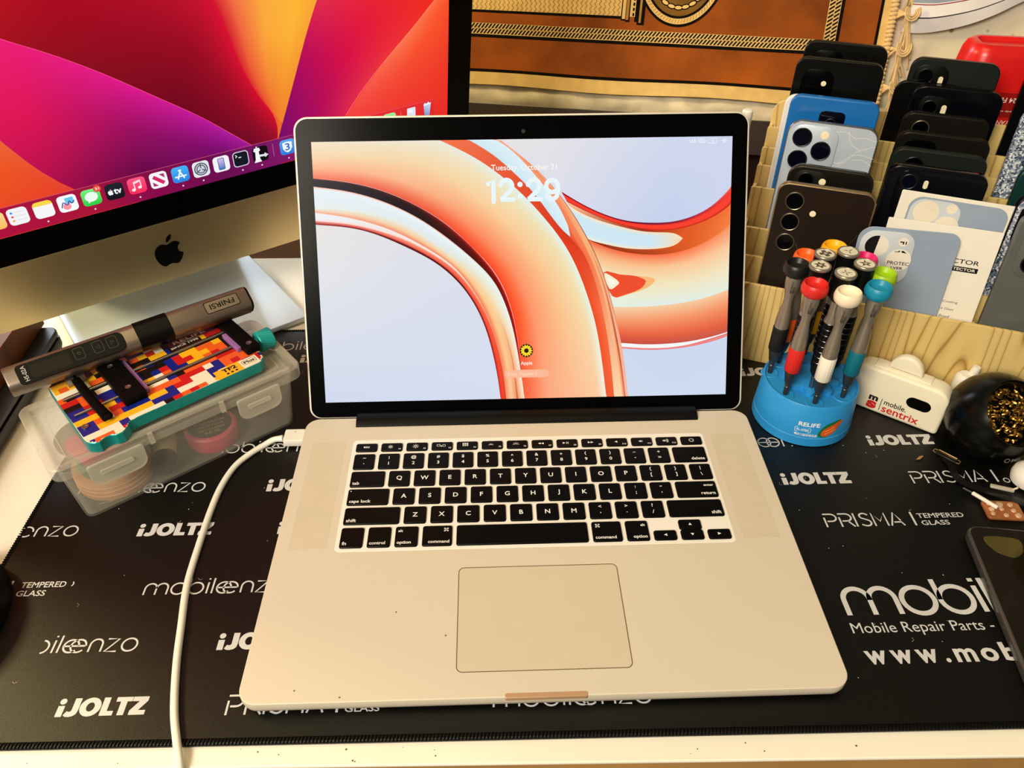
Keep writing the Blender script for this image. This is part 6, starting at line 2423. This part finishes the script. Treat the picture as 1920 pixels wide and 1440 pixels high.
XL, XR, YT = -215, 560, 420
b = MB(MS)
rgrid(b, XL, XR, 12, YT, 2, 0, 8, 8)                    # cream ground
V, F = [], []
b.grid(lambda u, v: (lambda p: (p[0], p[1], p[2] - 3.6 * v))(rz(XL + (XR - XL) * u, 12.0 - .4 * v, 0)), 100, 1, 2)
rgrid(b, XL, 545.4, 29.4, YT, 1, .35)
rgrid(b, XL, 541.6, 33.4, YT, 0, .6)
rgrid(b, XL, 496.6, 75.8, YT, 1, .85)
rgrid(b, XL, 492.4, 80, YT, 2, 1.05)
rgrid(b, XL, 477, 94.5, YT, 0, 1.25)
# slanted dashes of the border
x = XL
while x < 484:
    rpoly(b, [(x, 81), (x + 2.4, 81), (x + 6.9, 87), (x + 4.5, 87)], 1, 1.45)
    rpoly(b, [(x + 1.2, 88), (x + 3.6, 88), (x + 8.1, 94), (x + 5.7, 94)], 1, 1.45)
    x += 5.0
rline(b, [(XL, 87.5), (482, 87.5)], .5, 2, 1.6)
y = 90
while y < YT:
    rpoly(b, [(478, y), (484.4, y + 4.4), (484.4, y + 6.8), (478, y + 2.4)], 1, 1.45)
    rpoly(b, [(485.4, y + 1.2), (491.6, y + 5.6), (491.6, y + 8.0), (485.4, y + 3.6)], 1, 1.45)
    y += 5.0
rline(b, [(485, 90), (485, YT)], .5, 2, 1.6)
# column shaft with zigzag weave, its foot, and the round lamp shape
rgrid(b, XL, 210, 108, 190, 1, 1.5)
rgrid(b, XL, 207, 111.4, 186, 2, 1.7)
x = XL + 2
while x < 205:
    y = 111.8
    pts = []
    k = 0
    while y < 186:
        pts.append((x + (1.5 if k % 2 else -1.5), y))
        y += 3.4
        k += 1
    rline(b, pts, 1.2, 4, 1.9)
    x += 6.4
for x0, x1, y0, m in ((207, 214, 106, 1), (208.5, 212.8, 108, 2), (213, 219, 104.6, 1), (213.6, 217.4, 107, 4), (219, 226, 111, 2), (220.4, 222, 112, 1), (225.4, 230, 105, 1), (229, 239, 101.4, 1), (231.6, 234.6, 104, 4)):
    rgrid(b, x0, x1, y0, 190, m, 1.75 + (.2 if m != 1 else 0), 4, 8)
for k in range(9):
    rpoly(b, [(223.6 + p, 114 + 6.4 * k + q) for p, q in circ(0, 0, 1.4, 8, 2.4)], 1, 2.2)
cx, cy = 283, 178


def ell(rx, ry, a0, a1, n_=40):
    return [(cx + rx * cos(R(a0 + (a1 - a0) * i / n_)), cy + ry * sin(R(a0 + (a1 - a0) * i / n_))) for i in range(n_ + 1)]


rpoly(b, ell(60, 77, 150, 390, 50), 1, 1.9)
rpoly(b, ell(57, 73.6, 150, 390, 50), 2, 2.1)
for k in range(40):
    a = 200 + k * 4.2
    rline(b, [(cx + 56 * cos(R(a)), cy + 72 * sin(R(a))), (cx + 52 * cos(R(a + 2)), cy + 67.4 * sin(R(a + 2)))], .8, 4, 2.25)
rpoly(b, ell(51.6, 66.6, 150, 390, 50), 1, 2.3)
rpoly(b, ell(48.8, 63.4, 150, 390, 50), 3, 2.45)
for k in range(9):
    a = 216 + k * 13.5
    ux, uy = cx + 40 * cos(R(a)), cy + 53 * sin(R(a))
    pe = [(ux + p * cos(R(a + 90)) - q * sin(R(a + 90)) * 1, uy + p * sin(R(a + 90)) * 1 + q * cos(R(a + 90))) for p, q in circ(0, 0, 6.4, 16, 3.6)]
    rpoly(b, pe, 1, 2.6)
    pe = [(ux + p * cos(R(a + 90)) - q * sin(R(a + 90)), uy + p * sin(R(a + 90)) + q * cos(R(a + 90))) for p, q in circ(0, 0, 4.6, 16, 2.2)]
    rpoly(b, pe, 2, 2.75)
rpoly(b, ell(30, 40, 150, 390, 40), 1, 2.6)
for k in range(26):
    a = 190 + k * 6.4
    rline(b, [(cx + 29 * cos(R(a)), cy + 39 * sin(R(a))), (cx + 24 * cos(R(a + 7)), cy + 32 * sin(R(a + 7)))], 1.1, 2, 2.75)
b.build('pile', [VELV, VELK, VELC, VELD, VELG], rug)
FRINGE = mat('fringe_cotton', (226, 196, 146), .85, 0, .15, .1, 200, .4, 1500)
b = MB(MS)
y = 20
while y < YT:
    T = Matrix.Translation((559, y, 11.5)) @ Matrix.Rotation(R(12), 4, 'Z')
    V = []
    for i in range(7):
        for j in range(12):
            f = pi * i / 6
            V.append((5.6 * sin(f) * cos(2 * pi * j / 12) * 1.0, 2.9 * cos(f), 3.4 * sin(f) * sin(2 * pi * j / 12)))
    b.add(V, [(i * 12 + j, i * 12 + (j + 1) % 12, (i + 1) * 12 + (j + 1) % 12, (i + 1) * 12 + j) for i in range(6) for j in range(12)], 0, T)
    y += 5.2
b.build('braided_edge', FRINGE, rug)
b = MB(MS)
rg = random.Random(11)
y = 38
while y < YT:
    knot = (571 + rg.uniform(-2, 2), y + rg.uniform(-3, 3))
    for k in range(10):
        x0, y0 = 563, y + rg.uniform(-6, 6)
        x1, y1 = knot[0] + rg.uniform(2, 22), knot[1] - rg.uniform(26, 64)
        pts = smooth([(x0, y0, 10), (knot[0], knot[1], 20 + rg.uniform(0, 2)), (knot[0] + rg.uniform(2, 9), knot[1] - 12, 14 + rg.uniform(0, 2)), (x1, y1, 5.0 + rg.uniform(0, 1.5))], 5)
        b.tube(pts, 1.25, 6)
    for k in range(3):
        r_ = 5 + 3 * k
        pts = [(knot[0] + 8 + r_ * cos(R(a)) * .8, knot[1] + 4 + r_ * sin(R(a)), 20 + k * .6) for a in range(150, 400, 20)]
        b.tube(pts, 1.2, 6)
    y += 46
tag(b.build('fringe', FRINGE, rug), 'knotted cream fringe', None, None, 'stuff')

# ---------------------------------------------------------------- striped white cloth at the top right
STRW = mat('cloth_white', (238, 234, 238), .75, 0, .2, .03, 30)
STRD = mat('cloth_dark_stripe', (52, 46, 56), .75)
STRR = mat('cloth_red_stripe', (150, 60, 76), .75)
STRB = mat('cloth_blue_stripe', (150, 162, 184), .75)
edge = resample(smooth([(574, 109), (604, 109), (647, 119), (682, 134), (712, 151), (760, 172), (830, 196), (980, 236), (1150, 262)], 5), 70)
rows = [(0, 0), (4, 0), (4.5, 2), (5.2, 2), (6, 0), (16, 0), (17.5, 1), (18.5, 1), (24, 0), (25.4, 2), (26.4, 2), (26.6, 3), (31, 3), (31.4, 2), (32.4, 2), (33, 0), (46, 0), (46.5, 1), (47.8, 1), (48, 0)]
rows = [(0, 0), (13, 1), (14.2, 0), (25.5, 2), (26.6, 0), (27.6, 3), (31.5, 0), (33, 2), (34, 0), (46.5, 1), (48, 0), (62, 2), (63, 0), (64, 3), (68, 0), (84, 1), (85.4, 0), (120, 1), (121.4, 0), (160, 0)]
b = MB(MS)
for (v0, m), (v1, _) in zip(rows, rows[1:]):
    V = []
    for i, p in enumerate(edge):
        for v in (v0, v1):
            sk = v * (1 + .25 * sin(p[0] * .013))
            V.append((p[0] + v * .18, p[1] + sk, 9 + 3.5 * sin(p[0] * .02 + v * .05) + 1.4 * sin(v * .21 + p[0] * .05) + min(6, v * .4)))
    b.add(V, [(2 * i, 2 * i + 2, 2 * i + 3, 2 * i + 1) for i in range(len(edge) - 1)], m)
V = []
for p in edge:
    V += [(p[0], p[1], 9 + 3.5 * sin(p[0] * .02) + 1.4 * sin(p[0] * .05)), (p[0] + 1, p[1] + 2.5, 0)]
b.add(V, [(2 * i, 2 * i + 2, 2 * i + 3, 2 * i + 1) for i in range(len(edge) - 1)], 0)
tag(b.build('striped_cloth', [STRW, STRD, STRR, STRB], None, SO + SX * 800 + SU * 150), 'white cloth with dark and red stripes spread over the sofa at the top right', 'cloth')

# ================================================================== light and camera
wd = bpy.data.worlds.new('fill_light')
SC.world = wd
wd.use_nodes = True
bg = wd.node_tree.nodes['Background']
bg.inputs['Color'].default_value = (1.0, .86, .66, 1)
bg.inputs['Strength'].default_value = WORLD


def area(name, loc, target, size, power, col, sy=None):
    L = bpy.data.lights.new(name, 'AREA')
    L.shape = 'RECTANGLE'
    L.size = size * S
    L.size_y = (sy or size) * S
    L.energy = power
    L.color = col
    o = bpy.data.objects.new(name, L)
    COL.objects.link(o)
    o.location = Vector(loc) * S
    d = Vector(target) - Vector(loc)
    o.rotation_euler = d.to_track_quat('-Z', 'Y').to_euler()
    return o


for l in LAMPS:
    area(*l)

cam = bpy.data.cameras.new('camera')
co = bpy.data.objects.new('camera', cam)
COL.objects.link(co)
co.location = Vector((-26.584, -240.875, 443.599)) * S
co.rotation_euler = (R(50.84034), R(.12564), R(-1.74681))
cam.sensor_fit = 'HORIZONTAL'
cam.sensor_width = 36.0
cam.lens = 36.0 * 1484.617 / 1920.0
cam.clip_start = .01
SC.camera = co
SC.view_settings.view_transform = 'Standard'
SC.view_settings.look = 'None'
SC.view_settings.exposure = 0.0
SC.view_settings.gamma = 1.0
SC.view_settings.use_curve_mapping = False
